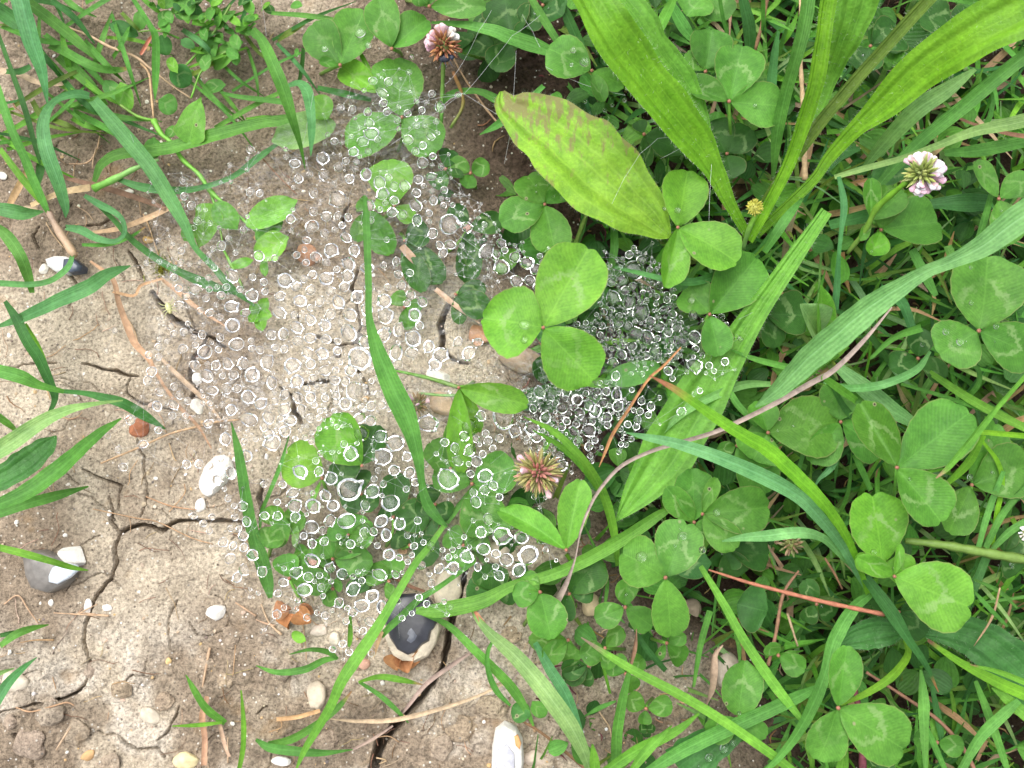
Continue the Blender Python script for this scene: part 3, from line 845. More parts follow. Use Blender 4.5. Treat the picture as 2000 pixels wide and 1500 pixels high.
# ---------------------------------------------------------------- dry blades, straws, roots
DRY = """
straw|4 5|-5 137 18,40 148 18,80 163 14,135 165 10|blade
brown|3 4|110 342 12,173 360 14,230 375 16,290 395 14,323 408 10|blade
tan|3 3|52 335 14,30 380 20,18 402 14|blade
straw|5 5|60 402 14,120 378 20,176 367 20|blade
straw|3 4|181 455 10,240 445 15,320 412 15,357 388 8|blade
tan|4 7 4|176 510 6,220 545 12,232 590 14,250 640 18,265 672 18,290 700 14,312 740 8,347 790 10,387 833 8,413 876 3|blade
tan|4 5|313 543 8,347 570 12,387 603 11,440 637 4|blade
tan|5 7 5|220 570 8,262 578 8,275 558 8,315 545 6|blade
straw|3 4|315 700 8,360 745 12,400 783 10,432 822 5|blade
grey|26 28 22 14 20 20 18 8 4|1742 600 3,1687 665 11,1628 723 14,1580 750 15,1500 795 13,1400 842 12,1320 866 11,1267 883 10,1213 910 10,1173 953 9,1150 993 8,1133 1040 6,1122 1095 5,1100 1150 16,1065 1215 20,1040 1260 14,1030 1290 8,1000 1328 5|blade
straw|6 4|1000 1328 5,926 1362 8,845 1388 12,770 1405 14,700 1408 10,645 1404 3|blade
grey|3 4|916 1276 8,880 1300 12,833 1335 12,800 1375 10,783 1397 5|blade
grey|3 3|767 1417 6,727 1444 8,685 1466 5|blade
brown|16 18 16|1860 225 6,1900 243 12,1960 260 12,2020 269 14|blade
rust|18 16 10|1330 678 4,1295 715 7,1265 742 7,1227 800 8,1197 847 9,1183 880 8,1170 912 2|blade
brown|3 3|1000 1398 6,1053 1428 7,1120 1482 8,1150 1510 6|blade
grey|18 20 14|1412 1260 3,1396 1278 14,1392 1310 22,1388 1345 18,1378 1380 3|curl
brown|16 14|1243 1228 2,1240 1265 11,1231 1300 8|curl
tan|10 6|745 1233 13,735 1260 14,727 1283 10|blade
straw|8 5|785 480 18,800 500 22,830 530 14|blade
straw|6 7|850 565 14,880 590 15,915 615 10,937 632 3|blade
tan|3 3|405 1360 12,395 1400 16,400 1440 14,398 1495 14|blade
straw|3 3|425 1400 8,438 1450 10,448 1478 8|blade
brown|3 3|700 1110 4,770 1130 8,800 1145 9,830 1155 6|blade
tan|2 3|540 1405 10,580 1400 12,625 1388 10|blade
tan|20 12|1953 1148 4,1937 1207 7,1902 1262 2|straw
straw|4 4|117 48 6,173 69 7,213 91 8,261 109 8,293 133 7,333 165 5,373 192 4|straw
straw|4 4|275 123 6,291 144 7,296 187 7,300 232 5|straw
red|4 10|313 55 3,293 77 9,275 107 8|curl
straw|3 3|197 905 5,267 876 6,333 847 6,387 833 7,427 823 6,467 820 4|straw
straw|2 2|1538 1198 7,1558 1262 6|straw
red|14 14|1384 1113 5,1453 1135 9,1500 1148 10,1607 1175 12,1727 1200 12|straw
brown|8 10|1692 1313 8,1767 1361 9,1833 1407 10,1880 1460 11,1908 1512 11|straw
maroon|8 8|1670 1340 13,1681 1420 18,1686 1512 20|straw
brown|10 8|1611 1090 6,1630 1120 7,1645 1150 5|straw
brown|9 9|1560 1115 6,1530 1160 9,1515 1240 10,1500 1300 9|straw
straw|14 12|1563 0 7,1564 120 11,1570 240 14,1572 352 16|straw
brown|24 18|1500 -10 10,1490 40 10,1475 98 9|straw
olive|8 8|1150 408 10,1130 460 12,1113 507 7|straw
tan|4 4|850 40 4,900 140 5,940 200 6,980 250 5|straw
brown|4 4|500 295 3,540 340 4,580 380 4|straw
straw|5 4|600 95 4,660 130 4,700 160 3|straw
tan|2 2|55 1435 4,100 1425 4,140 1370 5,60 1430 3|skip
straw|2 2|110 1465 5,125 1440 7,138 1420 3|straw
brown|8 6|1960 1290 10,1990 1300 12,2020 1308 12|blade
"""
for ln in DRY.strip().split('\n'):
    c_, h_, p_, op = ln.split('|')
    if op == 'skip': continue
    q = pts(p_); hv = tuple(float(v) for v in h_.split()); hv = hv if len(hv) > 1 else (hv[0], hv[0]); q = [(a_, b_, w_ * .74) for a_, b_, w_ in q]
    mx = q[len(q) // 2]
    if hv[0] < 8: hv = tuple(v + max(0, gz(*mx)) for v in hv)
    if op == 'straw':
        o = tube('dry_stalk', q, hv, c_, mat=M_dry)
        tag(o, 'dry stem', None, 'dry stems and straws', '%s %s stem' % ('thick' if max(p[2] for p in q) > 10 else 'thin', CW[c_]), mx[:2])
    else:
        o = blade(q, hv, c_, name='dry_grass_leaf', fold=0.5 if op == 'blade' else 1.1, roll=0.2)
        tag(o, 'dry grass', None, 'dead blades of grass', '%s %s dead grass blade' % ('curled' if op == 'curl' else 'long' if len(q) > 6 else 'withered', CW[c_]), mx[:2])
# green stems
for c_, c2, hv, p_, ph in (
    ('bright', 'pale', (6, 8, 8), '184 368 16,229 347 14,266 328 10,310 312 6', 'jointed bright green grass stem'),
    ('olive', 'lime', (14, 22, 32), '1655 495 8,1690 450 10,1710 410 13,1735 385 12,1772 354 9', 'thick flower stalk'),
    ('lime', 'pale', (20, 16, 10), '1477 418 9,1462 450 10,1450 490 9', 'short hooked bud stalk'),
    ('olive', 'olive', (12, 14, 14), '1768 1056 12,1847 1065 17,1927 1080 19,2020 1096 20', 'hairy brown-green stalk'),
    ('bright', 'olive', (5, 8, 10), '772 724 4,810 732 7,850 742 8,897 757 9', 'pale leaf stalk'),
    ('grey', 'straw', (4, 4, 5), '95 413 12,108 440 14,130 475 18,146 500 14', 'papery grey stem base'),
    ('mid', 'olive', (6, 9, 14), '862 240 7,864 180 8,866 120 8', 'flower stalk'),
    ('olive', 'rust', (5, 7, 12), '880 250 6,905 200 7,885 140 7', 'olive stalk'),
    ('pale', 'pale', (3, 6, 6), '820 768 5,860 772 6,892 772 6', 'faint stalk')):
    q = pts(p_); o = tube('green_stalk', q, hv, c_, col2=c2)
    tag(o, 'stem', None, 'green stalks', ph, q[len(q) // 2][:2])

# fine roots lying on the clay
ROOTS = """285 970 2,333 988 3,384 996 2
181 994 2,267 1012 2.5,307 1019 2,373 1050 2.5,416 1063 2
190 1180 2,150 1200 2,160 1197 2,212 1203 3,105 1197 2
8 1180 3,35 1163 3,55 1190 3,75 1218 2
40 1255 2,70 1250 3,105 1250 4
30 1381 3,60 1390 3,100 1380 3,130 1372 3,145 1378 2
135 320 2,170 318 3,188 295 3,195 265 3,197 240 2
180 330 2,183 305 2,188 290 2
145 325 2,143 350 2
90 435 2,105 460 3,125 485 2
100 432 2,115 455 3,125 470 2
232 600 2,260 640 3,275 690 2
330 865 2,340 895 2.5,345 900 2
360 945 2,360 965 2,330 1000 2
460 1177 3,480 1190 4,500 1203 4
410 1265 5,405 1290 6,395 1345 3
445 1440 2,445 1490 3
460 1260 2,455 1320 2
545 1400 2,550 1420 2,525 1430 2
510 1180 3,525 1215 4,550 1240 5
500 1210 2,520 1218 4,538 1222 3
590 1210 2,597 1260 2,598 1290 2
280 418 3,290 440 3,300 470 2,310 500 2
270 380 2,275 420 2
150 403 2,170 415 2,182 430 2
1000 1390 3,1030 1400 3,1045 1430 4,1040 1410 3
1170 1390 3,1190 1420 3,1195 1445 2
130 1120 3,150 1130 2
60 895 2,100 960 2,105 940 2
735 1440 2,760 1438 2,780 1450 2
735 1480 3,755 1485 3,740 1492 2"""
for q in parse(ROOTS):
    mx = q[len(q) // 2]
    o = tube('root_fibre', [(a, b, c * 1.1) for a, b, c in q], gz(mx[0], mx[1]) + 0.9, 'straw' if rnd.random() < .7 else 'tan', mat=M_dry, seg=5, step=6)
    tag(o, 'root', None, 'fine root fibres on the clay', 'thin pale root fibre', mx[:2])
# many finer ones nobody could count
V, F, K = [], [], []
for k in range(420):
    x, y = rnd.uniform(-20, 1300), rnd.uniform(-20, 1520)
    if x > 760 and y < 1180: continue
    if 420 < x < 760 and 600 < y < 1000 and rnd.random() < .7: continue
    a = rnd.uniform(0, 6.3); q = []
    for j in range(rnd.randint(3, 5)):
        q.append((x, y, rnd.uniform(.9, 2.0))); a += rnd.uniform(-.7, .7); l = rnd.uniform(7, 20); x += l * math.cos(a); y += l * math.sin(a)
    v, f, kk = tube_data(q, gz(q[1][0], q[1][1]) + .35, jit(COL['straw'] if rnd.random() < .5 else COL['brown'], .3), seg=3, step=9, seed=k)
    b0_ = len(V); V += list(v); K += list(kk); F += [tuple(i + b0_ for i in t) for t in f]
o = mk('soil_fibres', V, F, M_dry, cols=K)
o['kind'] = 'stuff'; tag(o, 'plant litter', 'fine straw and root hairs scattered over the cracked clay')

# ---------------------------------------------------------------- broad hairy plantain leaves
def plantain(p_, hs_, col, phrase, label=None, ns=44, na=17, ruffle=0.10, fold=0.30, roll=0.0, brown=None, hairs=220, name='plantain_leaf', groove=True, tip=None):
    q = pts(p_); A, _ = control(q, hs_)
    R = catmull(A, ns); p = R[:, :3]; w = np.clip(R[:, 3], .0001, None)
    T, Sd, Nv = frames(p, np.full(ns, roll) if np.isscalar(roll) else np.interp(np.linspace(0, 1, ns), np.linspace(0, 1, len(roll)), roll))
    V, U, K, B = [], [], [], []; sd_ = nseed(); c0 = np.array(jit(COL[col], .05)); ph = rnd.uniform(0, 6)
    xyd = sum(math.hypot(a[0] - b[0], a[1] - b[1]) for a, b in zip(q, q[1:]))
    for i in range(ns):
        s = i / (ns - 1)
        for j in range(na):
            t = -1 + 2 * j / (na - 1); e = abs(t)
            z = fold * (e ** 1.2 - .3) * w[i]
            if groove: z += 0.05 * w[i] * math.cos(t * math.pi * 3.0) * (1 - e * .5)
            z += ruffle * w[i] * e * math.sin(s * 17 + ph + (2 if t > 0 else 0)) + 0.03 * w[i] * math.sin(s * 41 + t * 4 + ph)
            x = t * w[i] * (1 + 0.035 * math.sin(s * 33 + (1.5 if t > 0 else 0) + ph) * e)
            V.append(p[i] + Sd[i] * x + Nv[i] * z); U.append((j / (na - 1), s * xyd / 100))
            K.append(c0 * (1 + .10 * math.sin(s * 6 + ph)) * (1 + 0.08 * math.sin(t * 9.4)))
            B.append(brown(s, t) if brown else 0.0)
    F = [(i * na + j, i * na + j + 1, (i + 1) * na + j + 1, (i + 1) * na + j) for i in range(ns - 1) for j in range(na - 1)]
    o = np.array(p[0]); e_ = empty(name, o)
    ob = mk('leaf_surface', V, F, M_broad, origin=o, parent=e_, cols=K, uvs=U)
    a = ob.data.attributes.new('Brown', 'FLOAT', 'POINT'); a.data.foreach_set('value', np.array(B, float))
    # hairs along both margins and the midrib
    HV, HF = [], []
    for k in range(hairs):
        i = rnd.randint(1, ns - 2); side = rnd.choice((-1, 1)); j = 0 if side < 0 else na - 1
        f_ = rnd.random(); b_ = np.array(V[i * na + j]) * (1 - f_) + np.array(V[(i + 1) * na + j]) * f_
        if rnd.random() < .3: jj = rnd.randint(0, na - 1); b_ = np.array(V[i * na + jj]); 
        d = Sd[i] * side * rnd.uniform(.3, 1) + Nv[i] * rnd.uniform(.1, 1) + T[i] * rnd.uniform(-.5, .5); d = d / np.linalg.norm(d)
        l = rnd.uniform(.0005, .0011); n_ = np.cross(d, T[i]); n_ = n_ / (np.linalg.norm(n_) + 1e-9) * .000022; m_ = T[i] * .000022
        c_ = len(HV); HV += [b_ + n_, b_ - n_, b_ + m_, b_ + d * l]; HF += [(c_, c_ + 1, c_ + 3), (c_ + 1, c_ + 2, c_ + 3), (c_ + 2, c_, c_ + 3)]
    hh_ = mk('leaf_hairs', HV, HF, M_hair, origin=o, parent=e_, smooth=False); hh_['kind'] = 'stuff'
    md = q[len(q) // 2]
    tag(e_, 'plantain leaf', label, 'broad ribbed leaves', phrase, md[:2])
    return e_
plantain('2090 -50 112,2000 15 118,1900 69 102,1806 131 84,1727 203 58,1670 253 32,1620 307 24,1593 347 20,1550 390 20,1480 455 18', (58, 50, 34, 18, 9), 'lime', '', 'largest bright yellow-green ribbed leaf sweeping out of the top right corner', hairs=420, fold=.28)
plantain('1115 -60 74,1152 -5 84,1192 60 96,1242 130 102,1284 185 92,1332 245 82,1370 290 68,1400 345 44,1425 400 26,1462 462 16', (48, 46, 34, 20, 10), 'lime', '', 'bright yellow-green hairy leaf twisting down from top centre to the bud', hairs=420, roll=(.2, .12, -.08, .1, 0), ruffle=.13)
plantain('1170 -50 70,1225 10 76,1275 80 76,1325 150 72,1355 200 58,1375 260 34', (36, 36, 28, 20), 'bright', '', 'duller green leaf half hidden behind the twisting bright leaf at top centre', hairs=240, roll=.4)
plantain('1625 -40 36,1612 30 32,1604 90 32,1590 170 32,1568 240 30,1540 320 24,1500 400 22,1462 470 18', (44, 36, 22, 10), 'lime', '', 'narrow upright bright leaf stalk right of the broad green grass blade', hairs=260, fold=.6)
plantain('1685 -50 90,1668 20 82,1648 80 58,1620 150 36,1598 210 26,1575 265 16', (40, 32, 20, 14), 'bright', '', 'green ribbed leaf widening upward behind the narrow leaf stalk at the top', hairs=160)
plantain('1850 -40 26,1740 80 24,1660 170 24,1590 255 24,1530 340 22,1480 420 20,1450 475 12', (50, 36, 22, 8), 'olive', '', 'dull olive narrow folded leaf running from the top edge down to the leaf base', hairs=200, fold=.7)
plantain('981 178 10,992 205 60,1040 235 116,1085 265 148,1130 305 166,1175 345 166,1220 385 144,1262 420 96,1292 448 48,1308 462 10', (17, 19, 21, 20, 17), 'scorch', '', 'wide oval leaf with brown scorched streaks and a curled brown tip', hairs=420, fold=.22, ruffle=.08,
         brown=lambda s, t: max(0.0, min(.98, 1.08 - .62 * s)) * (0.86 + 0.14 * (t < 0.1)) + .25 * (abs(t) > .93))
plantain('1614 412 24,1560 490 32,1500 575 42,1440 665 58,1390 740 92,1340 820 108,1300 890 104,1258 948 74,1225 990 34,1203 1018 3', (22, 18, 12, 9, 8), 'bright', '', 'long pale ribbed leaf under the web ending in a sharp point', hairs=620, ruffle=.05, fold=.26)
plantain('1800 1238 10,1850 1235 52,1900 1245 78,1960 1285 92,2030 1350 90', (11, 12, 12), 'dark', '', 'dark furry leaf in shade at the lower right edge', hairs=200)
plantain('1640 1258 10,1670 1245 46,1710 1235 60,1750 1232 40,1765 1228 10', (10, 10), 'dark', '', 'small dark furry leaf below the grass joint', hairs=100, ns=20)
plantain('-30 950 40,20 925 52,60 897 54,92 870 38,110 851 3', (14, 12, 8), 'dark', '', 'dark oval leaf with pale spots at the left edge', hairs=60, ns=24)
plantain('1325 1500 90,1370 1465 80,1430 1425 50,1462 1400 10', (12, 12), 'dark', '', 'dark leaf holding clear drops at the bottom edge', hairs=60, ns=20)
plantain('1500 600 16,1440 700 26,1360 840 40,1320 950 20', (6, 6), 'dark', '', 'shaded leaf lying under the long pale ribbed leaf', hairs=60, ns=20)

# ---------------------------------------------------------------- clover leaves
SQ = np.array([(0, .10), (.08, .50), (.2, .84), (.35, 1), (.5, .96), (.65, .82), (.8, .62), (.9, .44), (1, .22)])
RND = np.array([(0, .12), (.08, .50), (.2, .78), (.35, .95), (.5, 1), (.65, .98), (.8, .82), (.92, .56), (1, .26)])
clover(1061, 640, 29, [(1153, 476, 128, dict(fold=.30, dh=1, roll=.1, serr=.006)), (937, 618, 142, dict(prof=SQ, fold=.30, dh=-2)), (1163, 747, 116, dict(fold=.26, dh=-1))], 'clovy',
       label='large bright yellow-green three-part clover leaf over the middle of the web', foot=(1075, 735))
clover(1424, 198, 22, [(1452, 84, 92), (1534, 208, 88), (1336, 162, 50, dict(fold=.6))], 'clov', foot=(1445, 330), phrase='green clover leaf with pale blotches')
clover(1378, 140, 18, [(1392, 55, 78), (1340, 100, 40), (1420, 118, 30)], 'clov')
clover(1420, 300, 12, [(1382, 238, 74), (1470, 250, 60), (1430, 350, 60)], 'clov_shade')
clover(1258, 262, 15, [(1318, 290, 64), (1262, 330, 30), (1245, 235, 30)], 'clov_shade')
clover(1064, 399, 13, [(1086, 498, 78), (975, 436, 74), (1030, 338, 84), (1115, 352, 50)], 'clov', phrase='green clover leaf beside the brown-edged leaf')
clover(785, 229, 9, [(768, 108, 100, dict(fold=.14)), (673, 290, 92, dict(fold=.14)), (858, 296, 84, dict(fold=.14))], 'clov', foot=(775, 300), label='big flat green clover leaf covered by drops at the top of the web')
clover(742, 182, 10, [(663, 128, 48, dict(fold=.7)), (700, 95, 10)], 'clovy')
clover(664, 127, 13, [(606, 44, 74), (713, 14, 84), (622, 120, 20, dict(fold=.5))], 'clov', phrase='green clover leaf with clear drops')
clover(765, 95, 15, [(836, 33, 64), (738, -8, 66), (770, 60, 24)], 'clov')
clover(838, 12, 18, [(952, 12, 50), (810, -20, 40), (850, -60, 50)], 'clov')
clover(900, 100, 10, [(968, 86, 54), (900, 60, 50), (975, -5, 30)], 'clov_shade')
clover(1000, 85, 12, [(963, 138, 58), (985, -12, 90), (1040, 60, 50)], 'clov_shade')
clover(1156, 138, 20, [(1068, 92, 92, dict(fold=.1)), (1222, 168, 42), (1180, 200, 30)], 'clov', phrase='clover leaf holding clear drops')
clover(919, 338, 6, [(876, 312, 36, dict(prof=RND)), (956, 318, 36, dict(prof=RND)), (912, 369, 34, dict(prof=RND))], 'clov', phrase='tiny round clover leaf')
clover(770, 402, 8, [(757, 308, 88, dict(fold=.12)), (730, 400, 30), (810, 430, 40)], 'clovy', phrase='clover leaf with one torn leaflet')
clover(722, 408, 7, [(764, 500, 52, dict(fold=.5)), (694, 474, 34, dict(fold=.5)), (700, 390, 30)], 'clov')
clover(790, 470, 6, [(868, 552, 56), (828, 572, 50), (840, 450, 60)], 'clov_shade')
clover(915, 445, 7, [(914, 556, 50), (985, 430, 44), (880, 400, 40)], 'clov_shade')
clover(890, 575, 6, [(958, 612, 52), (900, 635, 30), (950, 560, 40)], 'clov_shade')
clover(1386, 614, 16, [(1340, 560, 76, dict(col='clov')), (1482, 498, 98), (1405, 698, 62)], 'clov', label='clover leaf at the right rim of the web with pale ring marks')
clover(1324, 444, 20, [(1345, 328, 92, dict(fold=.2)), (1446, 512, 96, dict(fold=.3, col='bright')), (1300, 565, 52, dict(fold=.9, roll=.3))], 'clovy', label='ragged yellowing clover leaf with insect bites and a brown curl', foot=(1350, 520))
clover(1912, 646, 31, [(1935, 492, 150, dict(fold=.16)), (1832, 694, 104, dict(fold=.2)), (2030, 700, 92)], 'clov', label='largest dark clover leaf at the right edge with silver drops')
clover(1721, 449, 15, [(1838, 430, 100), (1702, 500, 40, dict(fold=.8, col='clovy')), (1735, 358, 60)], 'clov', phrase='notched green clover leaf')
clover(1702, 430, 18, [(1700, 345, 30, dict(fold=.9)), (1770, 372, 46), (1680, 470, 20)], 'clov')
clover(1951, 388, 18, [(1906, 311, 40), (2018, 342, 56), (1975, 480, 66)], 'clov')
clover(1492, 612, 10, [(1578, 616, 86), (1480, 560, 50), (1520, 680, 50)], 'clov_shade')
clover(1793, 700, 9, [(1738, 720, 58), (1800, 640, 50), (1850, 740, 50)], 'clov_shade')
clover(1752, 913, 27, [(1678, 782, 62, dict(fold=1.0, roll=.25)), (1902, 800, 118, dict(fold=.16)), (1843, 1024, 92, dict(fold=.5))], 'clov', label='clover leaf with slit holes right of the yellow-green blade', foot=(1740, 1010))
clover(1500, 845, 15, [(1642, 822, 124, dict(fold=.12)), (1480, 780, 60), (1470, 900, 90)], 'clov', phrase='clover leaf with two small holes')
clover(1642, 824, 14, [(1728, 886, 86), (1580, 905, 66), (1640, 745, 80)], 'clov')
clover(1722, 1104, 22, [(1706, 955, 122, dict(fold=.16, notch=.10)), (1668, 1092, 34, dict(fold=.7)), (1790, 1120, 60)], 'clovy', phrase='broad glossy clover leaf with a notched top')
clover(1898, 947, 14, [(2020, 905, 104), (1952, 822, 84), (1853, 1044, 76)], 'clov')
clover(1747, 1126, 24, [(1908, 1190, 134, dict(fold=.10, notch=.10)), (1672, 1088, 36, dict(fold=.6)), (1760, 1060, 20)], 'clovy', label='widest bright green clover leaflet below the brown-green hairy stalk')
clover(1755, 1195, 12, [(1812, 1240, 56), (1700, 1170, 40), (1800, 1180, 40)], 'clov_shade')
clover(1637, 1383, 32, [(1656, 1258, 66), (1598, 1490, 86), (1774, 1468, 108)], 'clov', label='green clover leaf with pinprick holes at the lower right corner', foot=(1650, 1450))
clover(1520, 1280, 10, [(1500, 1258, 34), (1574, 1310, 44), (1560, 1280, 20)], 'clov', phrase='small woolly clover leaf')
clover(1595, 1180, 6, [(1572, 1130, 36), (1570, 1215, 34), (1635, 1200, 44)], 'clov_shade')
clover(1830, 1450, 9, [(1785, 1440, 44), (1885, 1460, 44), (1830, 1400, 34)], 'clov')
clover(1715, 1480, 7, [(1700, 1500, 50), (1750, 1490, 40), (1740, 1530, 40)], 'clov_shade')
clover(1300, 1128, 27, [(1211, 1076, 100, dict(fold=.12, notch=.09)), (1346, 1014, 94, dict(fold=.14, notch=.1)), (1312, 1249, 74, dict(fold=.14))], 'clov', label='dewy dark-green clover leaf with three rounded leaflets at centre bottom', foot=(1320, 1200))
clover(1221, 1186, 16, [(1161, 1212, 50), (1277, 1226, 50), (1224, 1128, 46)], 'clov', phrase='small clover leaf with chewed holes')
clover(1182, 1266, 11, [(1216, 1224, 36), (1130, 1280, 50, dict(prof=RND)), (1190, 1310, 30)], 'clov')
clover(1222, 1316, 9, [(1192, 1284, 48, dict(prof=RND)), (1258, 1284, 34), (1240, 1350, 36)], 'clov')
clover(1262, 1384, 9, [(1224, 1360, 38), (1315, 1376, 38), (1256, 1416, 26)], 'clov', phrase='small neat clover leaf')
clover(1264, 1412, 6, [(1250, 1430, 18), (1278, 1430, 18), (1262, 1442, 18)], 'clov_shade')
clover(1441, 1402, 15, [(1456, 1287, 78, dict(fold=.2, prof=RND)), (1380, 1440, 50), (1500, 1440, 40)], 'clov')
clover(1055, 1156, 14, [(1078, 1252, 78, dict(fold=.14, prof=RND)), (1000, 1165, 50), (1020, 1120, 36)], 'clov', phrase='rounded green clover leaf')
clover(1112, 1160, 9, [(1172, 1090, 76), (1095, 1215, 46), (1160, 1150, 50)], 'clov_shade')
clover(1110, 1250, 7, [(1112, 1295, 44), (1030, 1250, 40), (1060, 1290, 44)], 'clov')
clover(1302, 1256, 8, [(1338, 1294, 42), (1280, 1290, 20), (1340, 1240, 30)], 'clov')
clover(1150, 1300, 6, [(1138, 1340, 36), (1100, 1330, 40), (1095, 1310, 40)], 'clov_shade')
clover(1356, 1020, 14, [(1352, 912, 78), (1300, 950, 46, dict(fold=.7)), (1400, 1040, 40)], 'clov', phrase='folded clover leaf under the blades')
clover(1372, 1004, 17, [(1508, 990, 86), (1440, 1075, 60), (1400, 930, 30)], 'clov', phrase='oval clover leaf with one clear drop')
clover(1440, 870, 12, [(1502, 968, 94), (1520, 870, 90), (1400, 880, 30)], 'clov')
clover(1420, 1070, 8, [(1505, 1085, 70), (1440, 1130, 60), (1410, 1110, 60)], 'clov_shade')
clover(1106, 1074, 17, [(1135, 932, 58, dict(fold=.5, col='bright')), (984, 976, 46, dict(fold=.7, roll=-.3, col='bright', shift=-.8))], 'bright', label='pair of pale upright clover leaflets below the spiky flower head')
clover(896, 757, 15, [(1035, 792, 54, dict(fold=.35, col='clovy')), (900, 930, 48, dict(fold=.5, dh=-6)), (936, 850, 40, dict(dh=-6))], 'clovy', label='pale green drooping clover leaf at the mouth of the funnel')
clover(629, 934, 10, [(552, 880, 92, dict(prof=RND, notch=.12, fold=.12)), (600, 1000, 10)], 'clovy', phrase='heart-shaped bright green leaf')
clover(707, 910, 10, [(641, 810, 84, dict(fold=.7)), (737, 826, 64, dict(col='clov_shade')), (640, 935, 50, dict(col='clov_shade'))], 'clovy', phrase='folded clover leaf under the drops')
clover(880, 915, 8, [(838, 862, 56), (905, 810, 58), (840, 900, 30)], 'clov')
clover(922, 945, 8, [(1008, 905, 82, dict(fold=.14)), (843, 924, 62), (960, 1050, 90, dict(dh=-1))], 'clov', phrase='dark glossy clover leaf below the web')
clover(768, 1010, 6, [(775, 920, 58), (745, 990, 40), (840, 1010, 66)], 'clov_shade')
clover(650, 1092, 7, [(722, 1012, 78), (620, 1050, 60), (730, 1095, 60)], 'clov')
clover(800, 1065, 6, [(845, 1000, 60), (770, 1040, 50), (860, 1080, 60)], 'clov_shade')
clover(545, 1030, 7, [(525, 988, 46), (598, 1010, 48), (518, 1070, 54, dict(prof=RND))], 'clov')
clover(565, 1130, 6, [(558, 1080, 50), (612, 1098, 60), (650, 1140, 50)], 'clov')
clover(650, 1150, 4, [(640, 1186, 28), (668, 1138, 26), (625, 1160, 24)], 'clov', phrase='little clover leaf')
clover(760, 1135, 6, [(756, 1092, 70), (720, 1110, 50), (765, 1172, 24)], 'clov')
clover(960, 1160, 7, [(912, 1140, 60), (1005, 1140, 70), (960, 1100, 70)], 'clov_shade')
clover(1960, 1080, 8, [(1990, 1120, 60), (1960, 1030, 50), (2020, 1050, 60)], 'clov_shade')
clover(1700, 90, 14, [(1680, 140, 70), (1760, 60, 80), (1720, 30, 60)], 'clov_shade')
clover(1860, 60, 12, [(1800, 20, 80), (1900, 20, 60), (1850, 110, 60)], 'clov_shade')
clover(1180, 20, 10, [(1140, -10, 60), (1230, 40, 60), (1170, 70, 60)], 'clov_shade')
clover(1380, -10, 16, [(1340, 30, 80), (1420, 40, 70), (1390, -60, 60)], 'clov')
clover(1060, 10, 14, [(1020, 50, 60), (1100, 30, 60), (1075, -40, 60)], 'clov_shade')

for cx, cy, h, lv in ((705, 965, 7, ((690, 920, 56), (740, 985, 50), (672, 995, 46))), (905, 1065, 6, ((950, 1040, 66), (870, 1040, 50), (900, 1110, 60))), (612, 1095, 6, ((590, 1140, 56), (645, 1080, 54), (575, 1075, 46))),
                      (700, 1120, 5, ((735, 1135, 50), (670, 1100, 56), (700, 1160, 44))), (850, 985, 6, ((880, 1010, 54), (830, 950, 50), (812, 1005, 48))), (680, 1045, 8, ((640, 1030, 44), (690, 1090, 60), (730, 1050, 50))),
                      (960, 1010, 7, ((1000, 1030, 60), (940, 970, 54), (925, 1030, 50))), (790, 600, 6, ((800, 645, 34), (770, 570, 36), (825, 600, 34))), (870, 330, 6, ((850, 370, 40), (880, 290, 40), (905, 345, 20)))):
    clover(cx, cy, h, lv, rnd.choice(('clov', 'clov_shade')), foot=(cx + 15, cy + 20))
# ---------------------------------------------------------------- small leafy weeds on the left
def weed_leaf(cx, cy, tx, ty, w, hb, ht, col='mid', phrase='small green weed leaf', label=None, **k):
    k.setdefault('prof', RND); k.setdefault('serr', .004); k.setdefault('notch', 0.0)
    o = leaflet('weed_leaf', (cx, cy), (tx, ty), w, hb, ht, col, mat=M_clover, **k)
    tag(o, 'weed leaf', label, 'leaves of small weeds', phrase, ((cx + tx) / 2, (cy + ty) / 2)); return o
ARR = np.array([(0, .25), (.1, .85), (.2, 1), (.3, .86), (.45, .80), (.6, .70), (.75, .52), (.88, .30), (1, .03)])
weed_leaf(368, 280, 391, 188, 66, 9, 12, 'bright', 'arrow-shaped bright green leaf', prof=ARR)
weed_leaf(253, 216, 235, 160, 34, 5, 8, 'bright'); weed_leaf(240, 200, 203, 156, 30, 5, 6, 'mid')
weed_leaf(300, 310, 300, 268, 34, 5, 7, 'mid'); weed_leaf(322, 262, 350, 252, 22, 5, 6, 'mid')
weed_leaf(385, 122, 425, 82, 40, 5, 8, 'mid'); weed_leaf(418, 135, 465, 80, 36, 5, 8, 'mid')
weed_leaf(372, 165, 333, 132, 44, 5, 8, 'dark'); weed_leaf(270, 70, 212, 46, 30, 4, 6, 'dark')
weed_leaf(276, 58, 272, 20, 26, 4, 6, 'mid'); weed_leaf(326, 108, 314, 68, 34, 5, 7, 'dark')
weed_leaf(395, 175, 440, 165, 28, 4, 6, 'mid'); weed_leaf(345, 215, 310, 195, 40, 4, 6, 'mid')
weed_leaf(418, 400, 385, 488, 60, 9, 6, 'bright', 'bright green heart-shaped vine leaf', prof=ARR, fold=.2); weed_leaf(420, 395, 463, 448, 44, 9, 8, 'mid', fold=.4)
weed_leaf(380, 440, 358, 470, 30, 7, 6, 'mid')
weed_leaf(480, 440, 579, 390, 54, 9, 11, 'bright', 'furry pale green vine leaf', fold=.2); weed_leaf(500, 470, 552, 432, 36, 8, 9, 'mid', fold=.5)
weed_leaf(498, 500, 562, 462, 52, 8, 10, 'bright', 'furry pale green vine leaf', fold=.3); weed_leaf(450, 520, 494, 508, 20, 7, 8, 'bright')
weed_leaf(515, 505, 518, 540, 16, 6, 6, 'bright')
